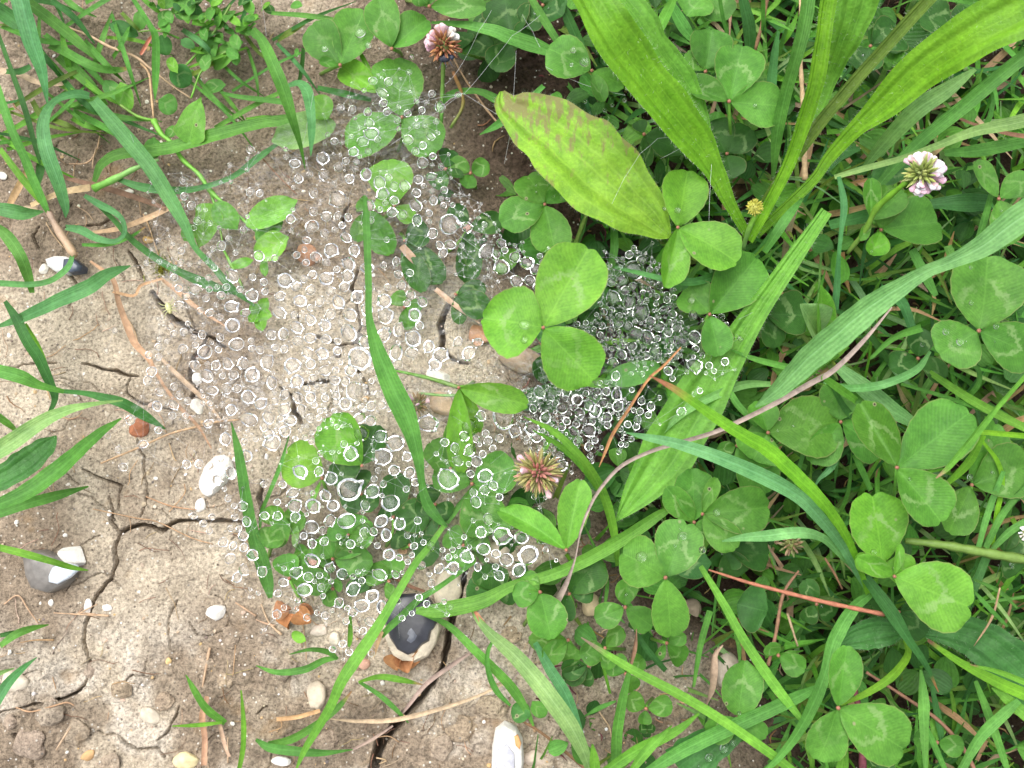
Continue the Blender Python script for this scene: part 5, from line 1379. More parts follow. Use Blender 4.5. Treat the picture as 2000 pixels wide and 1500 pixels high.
# ---------------------------------------------------------------- water drops: x, y, r read off 3.75x enlargements
DROPS = {
(500, 0): "1120 530 22,895 545 14,937 515 10,918 572 13,855 592 32,970 598 32,790 662 20,922 680 38,1132 675 14,678 710 16,932 755 31,855 760 13,1288 688 28,1175 742 20,1250 750 20,620 787 28,706 802 30,1043 783 18,1345 785 40,818 822 32,960 820 30,1110 830 28,1215 807 27,725 865 16,1172 868 16,1222 865 10,1035 880 26,1320 890 22,830 900 36,757 937 18,1042 943 21,1123 938 12,1175 918 27,1235 920 20,845 978 52,1278 1000 30,1328 972 20,525 988 20,700 1000 18,755 982 8,890 1022 26,782 1035 40,1113 1025 38,575 1035 28,630 1047 14,502 1050 17,1222 1065 30,715 1112 37,822 1108 24,1167 1107 29,217 1093 19,218 1150 19,568 1128 12,617 1133 13,758 1147 18,1295 1145 28,1410 1130 14,490 1160 47,658 1178 28,735 1187 22,285 1197 38,730 1237 22,602 1222 34,1220 1192 42,1290 1210 18,1357 1220 24,1428 1245 10,370 1210 8,805 1278 46,650 1250 10,908 1252 12,497 1277 40,393 1277 24,310 1310 34,970 1300 28,685 1310 34,905 1338 48,1283 1293 36,1190 1313 35,1348 1317 18,575 1335 17,533 1338 9,1010 1365 34,275 1372 17,1228 1362 20,1303 1357 14,1492 1352 10,420 1412 36,925 1417 46,1090 1360 40,1378 1392 28,1290 1400 20,1177 1413 33,10 1350 14,28 1415 27,715 1350 10,1492 1415 12,1458 1432 14,1480 695 26",
(500, 350): "475 157 12,1013 155 33,1300 157 33,1357 140 19,1403 150 18,947 175 22,835 190 38,600 145 62,1170 193 46,1373 193 24,1440 188 20,270 223 17,908 222 23,420 237 32,997 243 38,1073 260 36,597 267 30,515 272 38,675 280 30,1268 248 26,253 290 34,1180 297 40,335 290 11,840 300 28,1265 312 22,1503 258 20,630 337 26,410 347 50,1545 350 40,578 372 24,257 373 20,503 397 32,308 405 15,1295 398 38,1415 330 75,660 428 38,957 443 22,370 447 30,1100 443 10,1672 332 22,1628 285 18,1345 483 30,1425 478 38,550 520 52,355 517 23,720 522 42,1370 540 36,1795 468 34,1508 485 20,22 562 40,138 578 27,297 555 28,438 567 40,1685 530 56,1763 547 30,1822 520 26,365 610 28,515 610 28,680 618 48,1027 603 32,935 628 24,592 660 26,1800 645 58,412 698 33,515 728 50,675 708 46,1043 697 30,1127 685 28,350 732 28,210 740 55,58 752 28,815 650 45,298 785 34,400 812 36,545 820 34,648 787 38,1065 780 34,965 790 26,65 823 26,175 855 36,325 890 46,468 893 36,740 862 48,605 900 48,1133 848 36,940 890 52,1105 908 28,1218 898 38,830 790 36,400 942 26,170 975 46,280 993 26,545 988 38,690 993 48,812 955 45,950 1000 58,340 970 12,1163 993 48,400 1027 40,810 1040 40,620 1050 20,508 1068 42,1043 1102 46,1198 1072 32,298 1085 46,930 1145 54,680 1125 60,200 1133 42,1150 1168 60,108 1140 34,396 1163 42,515 1170 36,308 1185 38,597 1187 26,1265 1225 44,800 1190 48,1042 1195 16,1478 1188 34,1623 1195 35,138 1232 25,208 1243 30,28 1250 30,378 1270 42,490 1277 44,595 1257 32,743 1243 20,1025 1270 55,1140 1268 42,1350 1285 56,1555 1275 52,80 1340 52,760 1310 85,400 1352 38,265 1362 58,1310 1358 46,1035 1355 40,505 1403 40,583 1398 26,690 1400 42,415 1455 28,10 1435 34,575 1475 36,115 1490 44,300 1480 50,655 1480 34,380 1415 16",
(500, 700): "450 200 24,372 222 26,15 232 24,575 220 34,710 235 60,495 235 24,317 222 16,208 265 36,305 287 40,400 287 42,585 272 32,505 290 28,893 260 26,855 255 13,587 318 26,655 333 46,35 330 44,140 315 26,207 375 46,110 358 22,335 370 34,425 340 24,497 347 22,840 350 38,772 355 26,705 368 22,918 340 34,470 385 22,90 435 44,180 440 26,400 435 32,255 455 42,755 440 42,840 455 40,60 500 34,213 535 42,95 560 40,650 473 13,697 495 20,772 550 55,910 572 46,1020 618 62,1258 475 70,1563 498 56,1650 420 38,1810 437 80,1682 550 28,1525 570 38,1612 590 28,1700 605 32,1783 585 30,1383 615 32,645 628 28,740 622 18,692 700 54,932 718 62,858 675 15,1457 655 36,1567 672 46,1733 658 26,1660 702 28,1637 630 16,120 615 60,405 608 24,473 697 24,555 687 18,607 687 12,1320 698 18,1108 718 36,438 750 26,1478 753 38,1395 753 16,1557 773 20,1618 757 40,1230 772 30,325 830 52,462 828 36,1010 820 40,1125 838 42,895 820 22,1440 825 18,550 880 48,865 882 24,932 920 26,1165 908 30,1405 885 76,1675 860 52,1570 845 28,627 845 14,683 960 86,857 973 52,267 985 40,195 923 28,57 922 24,1258 933 14,1740 930 33,1675 962 38,1100 958 24,507 1005 42,415 985 20,373 990 14,922 1005 18,1593 983 30,1610 1050 42,1782 1015 28,985 1060 64,155 1053 26,283 1078 50,415 1080 54,565 1080 44,655 1083 14,800 1075 36,783 1122 16,158 1155 34,62 1152 32,285 1160 38,370 1143 16,540 1188 42,663 1190 62,780 1190 18,918 1193 48,1053 1215 44,1185 1188 28,1700 1177 40,1590 1187 18,408 1235 50,485 1260 30,348 1300 28,790 1270 33,862 1270 30,953 1292 42,605 1305 20,762 1328 22,1108 1297 24,1163 1295 14,1210 1282 14,1645 1272 40,1718 1262 16,1525 1308 20,1800 1300 66,500 1340 32,692 1360 34,838 1340 12,888 1370 24,1225 1347 22,410 1358 34,1158 1375 28,1285 1380 32,1366 1402 20,1440 1400 22,1487 1377 16,1563 1382 18,1665 1397 48,1755 1430 33,1545 1455 48,975 1438 44,1048 1458 26,1140 1438 22,490 1447 17,1410 1455 26,1835 1475 50,1690 1475 16,410 1480 52,1112 1490 22,1463 1450 14,622 1355 12,115 1208 14",
(500, 1100): "45 63 38,205 38 20,293 68 43,383 102 38,540 35 38,630 78 40,710 98 22,748 62 20,790 50 12,775 127 25,465 90 26,428 133 18,905 85 48,1020 82 30,1070 68 15,1130 115 26,1208 15 34,1340 40 36,1440 35 46,1270 80 20,1623 28 30,1755 25 24,1782 92 38,1677 98 20,1285 147 28,550 133 20,200 142 33,355 195 52,477 178 30,712 190 50,18 217 18,160 220 28,490 240 20,852 240 48,305 273 20,355 265 16,608 290 36,777 312 50,1192 250 26,1038 277 24,1250 298 26,1378 280 20,205 325 22,297 333 20,668 328 22,153 375 34,447 362 20,558 347 16,710 358 32,920 320 42,505 382 28,373 397 28,1140 367 20,1070 402 22,1400 375 18,660 425 25,835 428 34,513 445 14,735 480 18,783 497 28,635 590 28,562 630 26,682 650 28,845 660 26,635 705 12,62 487 14",
(0, 700): "1110 95 38,1080 160 32,1170 245 33,1150 350 38,1270 340 38,1275 205 28,1315 270 30,1375 313 28,1262 418 28,1360 418 22,1368 465 14,955 450 36,1425 50 38,1580 50 36,1668 38 40,1780 35 42,1515 128 48,1630 128 24,1710 122 36,1845 120 56,1555 235 38,1658 222 40,1737 222 32,1815 280 50,1630 337 22,1693 378 42,1825 448 56,1525 478 34,1650 590 44,1045 628 33,868 668 25,902 795 32,1160 525 28,788 568 22,1367 775 32,1458 773 32,1540 790 26,1690 840 44,1590 895 36,1618 742 20,1615 675 18,1808 715 42,1790 610 24,1645 958 18,1670 1025 26,1415 1152 26,1553 1160 24,1490 1208 27,1533 1265 24,1635 1348 35,1708 1372 30,1685 1465 38,1785 1385 32,1690 1245 24,1750 1245 22,1720 1165 26,1780 1300 36,1805 1195 36,1775 1085 36,1785 905 28,1780 950 22,1850 1440 42,1715 1080 22",
(0, 1100): "1737 103 37,1785 50 38,1660 65 14,1832 190 14,1828 248 12",
(0, 0): "1173 1275 20,1112 1338 16,1217 1397 17,1295 1388 15,1342 1323 28,1350 1437 30,1440 1455 12,1127 1478 17,1835 1097 32,1813 1163 16,1810 1245 18,1685 1210 20,1617 1335 14,1690 1333 17,1753 1367 13,1830 1405 30,1808 1477 14,1082 1410 10",
(0, 350): "1327 190 30,1402 193 32,1457 222 18,1505 225 16,1357 248 22,1340 293 16,1445 305 30,1488 313 16,1540 322 20,1420 357 20,1605 355 17,1488 402 11,1813 273 17,1785 370 28,1140 325 20,1230 367 15,1243 418 12,1160 447 16,1265 472 15,1360 487 16,1065 442 10,1108 513 14,1328 525 26,1675 437 24,1620 487 36,1560 508 22,1535 553 22,1725 538 20,1745 478 14,1073 613 20,1167 603 20,1233 627 17,1325 610 25,1280 648 24,1390 622 20,1460 610 20,1515 608 15,1570 648 27,1260 575 10,1700 707 50,1277 718 28,1450 730 20,1527 722 25,1850 717 26,1425 805 44,1310 795 30,1533 807 25,1590 788 20,1657 790 28,1757 807 26,1362 855 30,1620 850 32,1273 860 22,1450 860 12,1508 873 26,1845 850 46,1312 918 31,1585 917 20,1693 932 48,1468 963 26,1537 977 30,1795 978 33,1610 1010 26,1190 1012 16,1155 1020 14,1703 1070 54,1377 1058 20,1247 1077 26,1195 1070 12,1165 1067 12,1490 1068 16,1275 1132 26,1348 1118 30,1402 1108 14,1420 1157 22,1480 1138 31,1612 1160 30,1732 1208 52,1168 1170 20,1222 1187 18,1160 1227 28,1430 1213 24,1600 1247 26,1550 1195 16,1338 1240 34,1500 1265 54,1840 1183 22,1845 1240 26,1090 1285 28,1162 1303 26,843 1107 20,780 1255 17,1233 1367 15",
(1000, 350): "20 570 40,110 610 50,203 562 22,212 600 14,170 662 38,270 640 26,330 652 34,325 605 24,250 597 18,247 697 32,395 600 34,178 790 28,130 740 40,30 745 45,75 463 14,18 487 18,83 533 14,45 520 16,680 532 16,765 592 14,858 552 30,812 587 20,950 590 38,895 665 72,1028 468 12,805 740 44,730 755 34,885 785 32,830 815 34,740 868 52,858 900 50,710 635 24,945 970 62,1015 1038 34,1110 962 34,1175 988 30,990 1155 50,905 1130 50,845 1075 36,775 1060 34,720 1100 30,1078 1080 40,1155 1047 22,1145 1120 32,1205 1085 34,1238 1052 18,1235 1010 14,1065 1165 24,1165 1190 20,1203 1160 20,1275 1125 20,1255 1190 38,1340 1160 50,1443 970 22,1518 965 26,1478 1015 20,1535 1010 26,1570 1058 16,1393 1033 12,1420 1122 24,1518 1142 16,1607 1155 30,1673 1165 22,1465 1215 36,1553 1225 36,1345 1243 28,1465 1272 22,1328 1298 16,1393 1292 20,1338 1365 56,1443 1365 28,1560 1337 30,1480 1405 20,1420 1420 14,1280 1412 18,1145 1405 34,1175 1460 22,760 1440 34,873 1425 18,912 1402 12,955 1425 20,880 1225 34,805 1285 36,740 1340 36,1050 1265 46,985 1290 30,1070 1310 30,1050 1220 26,878 1312 14,1133 845 24,1135 885 26,1060 860 24,1055 910 20,1185 865 22,940 900 24,875 985 24,390 1465 30,300 1480 24,960 830 20,1010 850 16",
(1000, 700): "398 238 38,483 218 22,540 257 24,627 243 28,693 243 32,765 262 44,878 230 20,475 305 42,775 352 42,667 325 36,365 365 40,320 330 28,155 368 32,570 345 44,457 360 28,497 400 38,610 385 50,695 432 38,110 437 40,245 435 44,150 512 56,470 480 28,512 445 34,590 463 24,700 487 28,565 525 50,453 530 36,20 530 46,180 575 42,110 583 20,483 600 36,607 597 26,565 643 32,365 500 30,400 460 30,950 312 30,1017 350 32,937 388 28,1000 412 26,920 452 32,848 483 28,910 500 26,795 517 22,875 590 22,810 587 14,797 628 20,837 632 20,783 683 20,825 550 14,575 713 22,585 752 18,345 717 36,465 712 20,350 775 58,655 653 16,1377 237 22,1322 293 16,1240 390 34,1080 287 18,162 1015 20,243 1020 14,203 1093 13,70 1308 52,210 1315 42,245 1403 22,120 1440 72,323 1480 14,437 835 13,290 290 22,200 250 46",
(1000, 1100): "50 50 50",
}
LEAFDROPS = {   # on leaves: x, y, r, height mm
(500, 0): "763 240 40 15,808 95 22 16,822 330 27 15,503 355 26 15,1138 418 20 15",
(1000, 350): "90 1065 38 31,90 1175 28 30,1215 225 26 22,1118 215 16 22,1325 1000 36 17.5,1315 888 28 17.5",
(1000, 0): "447 365 24 22,435 470 18 22,530 450 38 23,535 743 15 14,735 768 15 14,825 732 18 14,678 805 16 14",
(1500, 350): "708 1048 60 41,1487 645 15 33,1490 905 18 33,1305 1117 27 33,1408 1192 30 33,1673 1078 22 33,1133 1210 18 11",
(1000, 700): "1250 1305 36 29,1395 1405 28 29,1500 1128 28 19,950 1455 40 29,390 1253 14 17",
(1000, 1100): "1555 1355 36 13,1443 1428 30 13,1620 1320 24 13,1665 1100 16 17,1370 1490 14 13",
(1500, 700): "775 1420 24 24,1480 870 24 17,70 530 12 17,185 495 13 17,1645 835 14 17",
(500, 1100): "1425 320 22 15",
}
DL = []
for (ox, oy), s_ in DROPS.items():
    for p_ in s_.split(','):
        a, b_, r = (float(v) for v in p_.split()); DL.append([ox + a / 3.75, oy + b_ / 3.75, r / 3.75, None])
for (ox, oy), s_ in LEAFDROPS.items():
    for p_ in s_.split(','):
        a, b_, r, h = (float(v) for v in p_.split()); DL.append([ox + a / 3.75, oy + b_ / 3.75, r / 3.75, h])
for cx, cy, h, lv in CLV:      # stray droplets on clover leaflets
    for lf in lv:
        if cx < 930 and cy > 250 or rnd.random() > .34 or lf[2] < 40: continue
        for _ in range(rnd.choice((1, 1, 2))):
            t = rnd.uniform(.25, .8); DL.append([cx + (lf[0] - cx) * t + rnd.uniform(-8, 8), cy + (lf[1] - cy) * t + rnd.uniform(-8, 8), rnd.uniform(1.8, 4.6), h + .4])
# small fill drops between those read off the photograph
WEBP = [(690, 150), (760, 120), (860, 190), (875, 300), (900, 390), (960, 440), (1080, 480), (1290, 480), (1330, 560), (1440, 640), (1440, 720), (1370, 760), (1330, 790), (1230, 890), (1100, 900), (1030, 880), (990, 980), (1075, 1060), (1050, 1110), (960, 1130), (880, 1180), (760, 1270), (640, 1280), (540, 1220), (430, 1140), (370, 960), (240, 900), (230, 820), (290, 720), (270, 620), (290, 400), (330, 330), (440, 330), (500, 290), (620, 180)]
def inside(x, y, pl):
    c_ = False
    for (x0, y0), (x1, y1) in zip(pl, pl[1:] + pl[:1]):
        if (y0 > y) != (y1 > y) and x < (x1 - x0) * (y - y0) / (y1 - y0) + x0: c_ = not c_
    return c_
arr = [(a, b_, r) for a, b_, r, h in DL]
def fill(n_, box, rr_, pl, gap):
    k = 0
    for _ in range(n_ * 40):
        if k >= n_: break
        x, y = rnd.uniform(box[0], box[2]), rnd.uniform(box[1], box[3]); r = rnd.uniform(*rr_)
        if pl and not inside(x, y, pl): continue
        if any((x - a) ** 2 + (y - b_) ** 2 < (r + c_ + gap) ** 2 for a, b_, c_ in arr): continue
        if 938 < x < 1190 and 478 < y < 745 and inside(x, y, [(938, 620), (1040, 560), (1150, 478), (1190, 520), (1170, 600), (1075, 640), (1190, 690), (1160, 745), (1070, 690), (1040, 700)]): continue
        arr.append((x, y, r)); DL.append([x, y, r, None]); k += 1
CLU = [(1185, 530), (1240, 480), (1300, 520), (1330, 600), (1345, 640), (1330, 700), (1260, 720), (1190, 700), (1170, 680), (1100, 640), (1160, 620)]
fill(190, (1100, 470, 1350, 720), (2.5, 7.5), CLU, 0.2)
fill(150, (1000, 740, 1240, 900), (2.0, 5.5), [(1010, 760), (1200, 740), (1240, 800), (1120, 880), (1060, 900), (1010, 850)], -.5)
fill(110, (380, 690, 760, 880), (2.0, 6.0), [(380, 700), (740, 700), (760, 800), (640, 850), (520, 870), (400, 820)], .3)
fill(70, (880, 380, 1000, 560), (1.4, 3.6), [(880, 380), (930, 380), (1000, 480), (1010, 560), (900, 540)], .5)
fill(190, (230, 120, 1440, 1280), (1.3, 3.4), WEBP, 1.0)

def webh(x, y):
    d2 = (x - 1055) ** 2 + (y - 715) ** 2
    h = 13.5 - 10.5 * math.exp(-d2 / (2 * 75 ** 2)) + 1.1 * math.sin(x * .011 + 1) * math.cos(y * .013)
    if x < 520: h -= (520 - x) * .012
    return h

def drop_geo(x, y, r, h, seg, irr, rr_, leafd):
    c = P(x, y, h); R_ = r * PX(c)
    q0 = rr_.uniform(.74, .82) if r < 7 else rr_.uniform(.70, .79) if r < 11 else rr_.uniform(.62, .74)
    if 1170 < x < 1345 and 500 < y < 720: q0 = rr_.uniform(.80, .87)
    sl_ = math.tan(math.radians(rr_.uniform(48, 55))); a_ = rr_.uniform(.34, .46); ph = rr_.uniform(0, 6.3); ecc = rr_.uniform(.02, .07) if r < 9 else rr_.uniform(.03, .11)
    el = 1 + (rr_.uniform(-.10, .16) if r > 8 else rr_.uniform(-.05, .05)); ea = rr_.uniform(0, 3.14)
    V = []; n_s = rr_.choice((2, 3)) if r > 9 and irr > .018 else (1 if r > 7.5 and irr > .02 else 0)
    spk = [(rr_.uniform(0, 6.3), rr_.uniform(.12, .30)) for _ in range(n_s)]
    p3 = [rr_.uniform(0, 6.3) for _ in range(4)]
    def out(f):
        k = 1 + irr * (math.sin(2 * f + p3[0]) + .5 * math.sin(3 * f + p3[1]) + .35 * math.sin(5 * f + p3[2]) + .45 * math.sin(11 * f + p3[3]))
        for s0, am in spk:
            d_ = math.atan2(math.sin(f - s0), math.cos(f - s0)); k += am * math.exp(-(d_ / .20) ** 2)
        return k
    if leafd:
        rings = [(.3, .97), (.6, .82), (.82, .56), (.95, .28), (1.0, .06), (.9, -.06), (.5, -.08)]
        for rad, z in rings:
            for j in range(seg):
                f = 2 * math.pi * j / seg; V.append(((rad * math.cos(f)) * out(f), (rad * math.sin(f)) * out(f), z * .62))
        top, bot = .62, -.08
    else:
        D0 = (1 - q0) * sl_
        spec = [('t', .35), ('t', .65), ('t', .86), ('t', .96), ('e', 1.0), ('c', .12), ('c', .5), ('c', .9), ('c', 1.06), ('b', .75), ('b', .4)]
        for kd, v_ in spec:
            for j in range(seg):
                f = 2 * math.pi * j / seg; q = q0 + ecc * math.cos(f - ph)
                if kd == 't': rad, z = v_, a_ * math.sqrt(1 - v_ * v_)
                elif kd == 'e': rad, z = 1.0, 0.0
                elif kd == 'c': rad = 1 - v_ * (1 - q); z = -min(v_, 1.0) * D0 - (.01 if v_ > 1 else 0)
                else: rad, z = q * v_, -D0 - .05 * (1 - v_)
                mm = out(f) if rad > .6 else 1 + (out(f) - 1) * (rad / .6)
                V.append((rad * math.cos(f) * mm, rad * math.sin(f) * mm, z))
        top, bot = a_, -D0 - .05
    V = np.array(V); ca, sa = math.cos(ea), math.sin(ea)
    u_ = (V[:, 0] * ca + V[:, 1] * sa) * el; v_ = (-V[:, 0] * sa + V[:, 1] * ca) / el
    V[:, 0] = u_ * ca - v_ * sa; V[:, 1] = u_ * sa + v_ * ca
    nr = len(V) // seg
    V = np.vstack([V, [[0, 0, top], [0, 0, bot]]]) * R_ + c
    F = [(i * seg + j, (i + 1) * seg + j, (i + 1) * seg + (j + 1) % seg, i * seg + (j + 1) % seg) for i in range(nr - 1) for j in range(seg)]
    T_ = nr * seg
    F += [(j, (j + 1) % seg, T_) for j in range(seg)] + [((nr - 1) * seg + (j + 1) % seg, (nr - 1) * seg + j, T_ + 1) for j in range(seg)]
    return V, F, c

DL.sort(key=lambda d: -d[2])
rr_ = random.Random(11)
SV, SF = [], []; DPOS = []
for i, (x, y, r, h) in enumerate(DL):
    lf = h is not None
    if h is None:
        h = webh(x, y)
        if 1170 < x < 1345 and 500 < y < 720: h -= rr_.uniform(0, 1.2)
        DPOS.append((x, y, h))
    irr = 0.010 if r < 7.5 else rr_.uniform(.014, .036)
    if lf: irr = .015
    if i < 300:
        V, F, c = drop_geo(x, y, r * 1.02, h, 40 if r > 10 else 28, irr, rr_, lf)
        o = mk('water_drop', V, F, M_water, origin=c)
        sz = 'big' if r > 13 else 'middling' if r > 9.5 else 'small'
        sh = ('lumpy' if irr > .028 else 'uneven' if irr > .021 else 'rounded') if r >= 7.5 else 'round'
        tag(o, 'water drop', None, 'water drops beaded on the spider web' if not lf else 'water drops lying on leaves', '%s %s clear water drop %s' % (sz, sh, 'on a leaf' if lf else 'hung in the web'), (x, y))
    else:
        V, F, c = drop_geo(x, y, r * 1.03, h, 14 if r > 3.5 else 10, irr, rr_, lf)
        b0_ = len(SV); SV.extend(V.tolist()); SF += [tuple(k + b0_ for k in t) for t in F]
o = mk('small_water_drops', SV, SF, M_water); o['kind'] = 'stuff'
tag(o, 'dew', 'hundreds of tiny clear droplets beaded all over the spider web')

# ---------------------------------------------------------------- spider web: fine threads, guy lines, silk sheet in the funnel
wc = P(1055, 715, 4)
web = empty('spider_web', wc)
PT = np.array(DPOS); TVs, TFs = [], []
def strand(p0, p1, wd=.000028, sag=0.0, n_=4):
    for a_ in range(n_ - 1):
        A = [p0 + (p1 - p0) * t + np.array([0, 0, -sag * 4 * t * (1 - t)]) for t in (a_ / (n_ - 1), (a_ + 1) / (n_ - 1))]
        d = A[1] - A[0]; d = d / (np.linalg.norm(d) + 1e-12); s1 = np.cross(d, (0, 0, 1.)); s1 = s1 / (np.linalg.norm(s1) + 1e-9) * wd; s2 = np.cross(d, s1)
        b = len(TVs); TVs.extend([A[0] + s1, A[0] - .5 * s1 + .87 * s2, A[0] - .5 * s1 - .87 * s2, A[1] + s1, A[1] - .5 * s1 + .87 * s2, A[1] - .5 * s1 - .87 * s2])
        TFs.extend([(b, b + 1, b + 4, b + 3), (b + 1, b + 2, b + 5, b + 4), (b + 2, b, b + 3, b + 5)])
done = set()
for i in range(len(PT)):
    d = np.hypot(PT[:, 0] - PT[i, 0], PT[:, 1] - PT[i, 1]); nb = np.argsort(d)[1:4]
    for j in nb:
        if d[j] < 60 and (min(i, j), max(i, j)) not in done:
            done.add((min(i, j), max(i, j))); strand(P(*PT[i]), P(*PT[j]), .000016, 0, 2)
for k in range(150):
    i = rnd.randrange(len(PT)); a = rnd.uniform(0, 6.3); l = rnd.uniform(60, 180)
    x, y = PT[i, 0] + l * math.cos(a), PT[i, 1] + l * math.sin(a)
    if inside(x, y, WEBP): strand(P(*PT[i]), P(x, y, webh(x, y)), .000013, 0, 2)
TV1, TF1 = TVs, TFs
o = mk('web_mesh', TV1, TF1, M_thread, origin=wc, parent=web, smooth=False); o['kind'] = 'stuff'
for q in ("860 208 14,880 192 16,905 182 18,1000 240 17", "868 165 14,885 150 17,912 108 20,935 60 24,960 20 26", "905 185 18,960 120 22,1000 70 26,1055 30 28", "1020 28 26,1040 60 24,1055 92 23", "1065 130 22,1140 165 20,1222 186 19",
          "985 320 14,1000 240 17,1008 100 20", "1195 398 26,1218 350 24,1250 300 26,1285 270 28,1340 262 26", "1390 320 22,1385 420 21,1386 470 17", "690 260 13,790 205 13,860 190 14,905 182 18", "760 285 13,820 240 13,890 192 17",
          "590 285 12,600 240 18,612 180 21", "300 560 8,275 518 6,248 520 7", "320 340 11,275 320 10,255 262 14", "1440 625 15,1470 610 20", "1080 1130 12,1058 1000 13,1050 960 15", "520 70 22,510 0 24,500 -40 25", "1290 250 18,1345 280 22,1290 310 20", "870 440 13,1010 540 13,1100 560 13"):
    q = [tuple(float(v) for v in p.split()) for p in q.split(',')]; TVs, TFs = [], []
    for a_, b_ in zip(q, q[1:]): strand(P(*a_), P(*b_), .000030, .0004, 4)
    mk('guy_thread', TVs, TFs, M_thread, origin=wc, parent=web, smooth=False)
V, F, K = [], [], []; n1, n2 = 26, 36
for i in range(n1):
    for j in range(n2):
        rad = 10 + 165 * (i / (n1 - 1)); a = 2 * math.pi * j / n2
        x, y = 1045 + rad * math.cos(a) * 1.25, 722 + rad * math.sin(a) * .72
        V.append(P(x, y, webh(x, y) - .6 + .25 * math.sin(a * 5 + i))); K.append((max(0, 1 - i / (n1 - 1)) ** 1.1,) * 3)
F = [(i * n2 + j, i * n2 + (j + 1) % n2, (i + 1) * n2 + (j + 1) % n2, (i + 1) * n2 + j) for i in range(n1 - 1) for j in range(n2)]
mk('silk_funnel', V, F, M_sheet, origin=wc, parent=web, cols=K)
# the draped sheet itself: barely visible silk between the drops
V, F, K = [], [], []; ix = {}
gx_ = list(range(210, 1460, 15)); gy_ = list(range(105, 1300, 15))
for j, y in enumerate(gy_):
    for i, x in enumerate(gx_):
        if not inside(x, y, WEBP): continue
        dm = min(math.hypot(x - a, y - b_) for (a, b_) in WEBP)
        ix[i, j] = len(V); V.append(P(x, y, webh(x, y) - .35)); K.append((min(1.0, dm / 45) * (.06 if x > 950 or y > 830 else .30),) * 3)
for (i, j) in ix:
    if (i + 1, j) in ix and (i, j + 1) in ix and (i + 1, j + 1) in ix: F.append((ix[i, j], ix[i, j + 1], ix[i + 1, j + 1], ix[i + 1, j]))
mk('silk_sheet', V, F, M_sheet, origin=wc, parent=web, cols=K)
tag(web, 'spider web', 'fine grey sheet web beaded with dew, sloping into a funnel left of centre right')
web['label'] = 'fine funnel web beaded with dew, spread between the clay and the clovers'

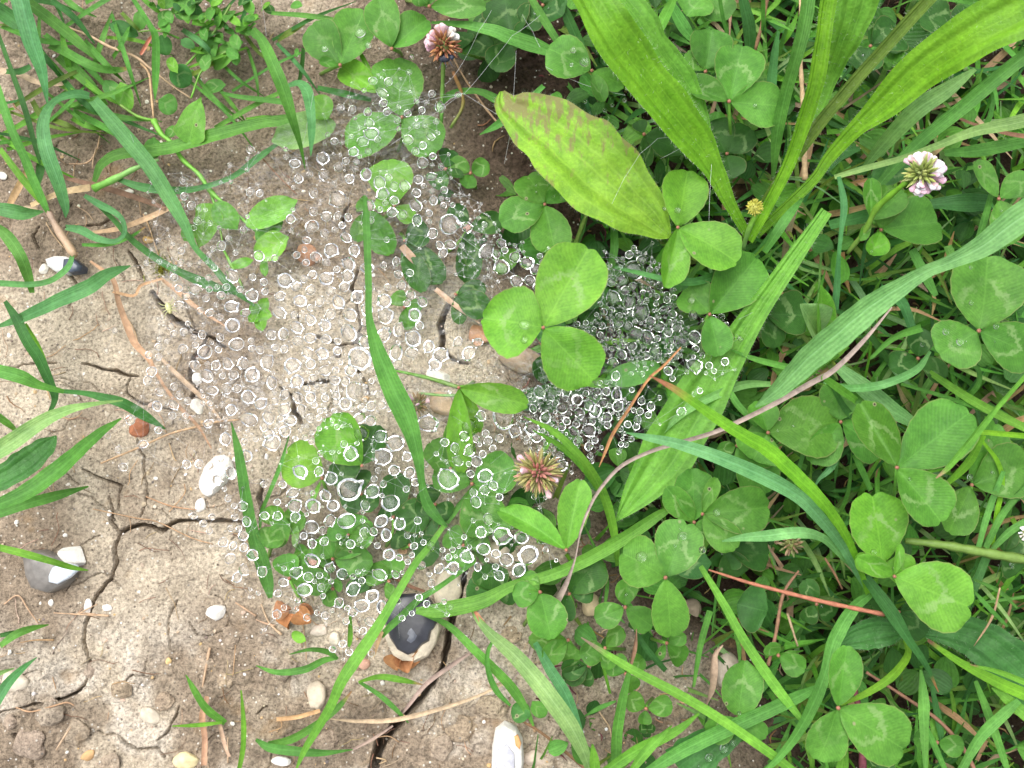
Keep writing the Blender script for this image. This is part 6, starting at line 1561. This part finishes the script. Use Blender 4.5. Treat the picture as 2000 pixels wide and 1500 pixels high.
# ---------------------------------------------------------------- labels that single things out
LMK = """785 229 the flat clover leaf atop the web
866 88 the pink flower head
1130 320 the brown-scorched oval leaf
919 338 the tiny round clover leaf
715 420 the arched centre blade
720 520 the arched centre blade
722 620 the arched centre blade
755 730 the arched centre blade
795 820 the arched centre blade
825 940 the arched centre blade
1061 640 the bright middle clover leaf
530 420 the furry vine leaves
530 490 the furry vine leaves
508 615 the furry rosette
329 600 the tiny spider
421 929 the large chalk lump
272 834 the brick-red chip
600 900 the heart-shaped leaf
660 870 the folded clover leaf
960 770 the funnel-mouth leaf
805 1225 the black flint
1051 922 the spiky flower head
1240 800 the rust-coloured dead blade
1310 860 the long pale ribbed leaf
400 450 the heart-shaped vine leaf
872 670 the centre crack
660 1060 the drooping clovers
1107 1000 the pale upright leaflets
485 980 the lone left blade
373 720 the upright crack
1801 339 the greenish flower head
1474 405 the fuzzy yellow bud
1912 640 the big silver-dropped clover
1752 913 the slit-holed clover
1637 1383 the pinpricked clover
1300 1128 the dewy clover
1697 1160 the big grass joint
20 20 the top left corner
1980 20 the top right corner
20 1480 the bottom left corner
1980 1480 the bottom right corner
105 1115 the grey glassy flint
422 1195 the lone oval pebble
1000 1460 the lilac-grey flint
365 235 the arrow-shaped leaf
180 368 the jointed grass stem
140 523 the two-tone flint
1840 110 the largest ribbed leaf
1220 150 the twisting bright leaf
1600 120 the upright leaf stalk
1325 500 the ragged yellow clover
1690 620 the longest broad blade
1860 500 the longest broad blade
1905 1190 the widest clover leaflet
800 1370 the wide crack
200 1240 the left crack
344 1020 the long crack
1460 580 the ring-marked clover
1435 180 the blotched clover
70 570 the left grass tuft
440 30 the small-leaved mat
700 60 the top drop-bearing clover
600 200 the pale folded leaf
1245 600 the crowded drops
1140 800 the crowded lower drops
575 1195 the rusty crumpled leaf
1395 1320 the dry curled leaf
1440 1340 the round-tipped dark leaflet
1545 1062 the dried flower head
1870 1070 the hairy brown stalk
560 60 the top centre grass
1090 30 the top middle edge
1980 700 the right edge
1250 1480 the bottom edge middle
500 1480 the bottom edge grasses
10 740 the left edge blades
10 980 the left edge blades""".split('\n')
LMK = [(float(l.split()[0]), float(l.split()[1]), ' '.join(l.split()[2:])) for l in LMK]
def place(x, y, own=''):
    best = sorted(LMK, key=lambda m: (m[0] - x) ** 2 + (m[1] - y) ** 2)
    mx, my, ph = best[0]; dx, dy = x - mx, y - my; d = math.hypot(dx, dy)
    if d < 16: w = 'at'
    else:
        a = math.degrees(math.atan2(-dy, dx)) % 360; k = int((a + 22.5) // 45) % 8
        w = ['right of', 'upper right of', 'above', 'upper left of', 'left of', 'lower left of', 'below', 'lower right of'][k]
        if d < 46 and w in ('right of', 'left of', 'above', 'below'): w = 'just ' + w
    return w + ' ' + ph
groups = {}
for o_, ph, xy in NOTE:
    groups.setdefault(ph + ' ' + place(*xy), []).append((xy, o_))
for lb, it in groups.items():
    if len(it) == 1: it[0][1]['label'] = lb; continue
    xs_ = [i[0][0] for i in it]; ys_ = [i[0][1] for i in it]
    hor = (max(xs_) - min(xs_)) >= (max(ys_) - min(ys_)); it.sort(key=lambda i: i[0][0] if hor else i[0][1]); n_ = len(it)
    for k, (xy, o_) in enumerate(it):
        if k == 0: w = 'leftmost' if hor else 'topmost'
        elif k == n_ - 1: w = 'rightmost' if hor else 'lowest'
        elif n_ == 3: w = 'middle'
        else: w = {1: 'second', 2: 'third', 3: 'fourth', 4: 'fifth', 5: 'sixth', 6: 'seventh', 7: 'eighth', 8: 'ninth', 9: 'tenth', 10: 'eleventh', 11: 'twelfth', 12: 'thirteenth'}.get(k, '%dth' % (k + 1)) + (' from left' if hor else ' from top')
        o_['label'] = w + ' ' + lb
for o_ in C.objects:
    if 'label' in o_ and len(o_['label'].split()) > 16: o_['label'] = ' '.join(o_['label'].split()[:16])
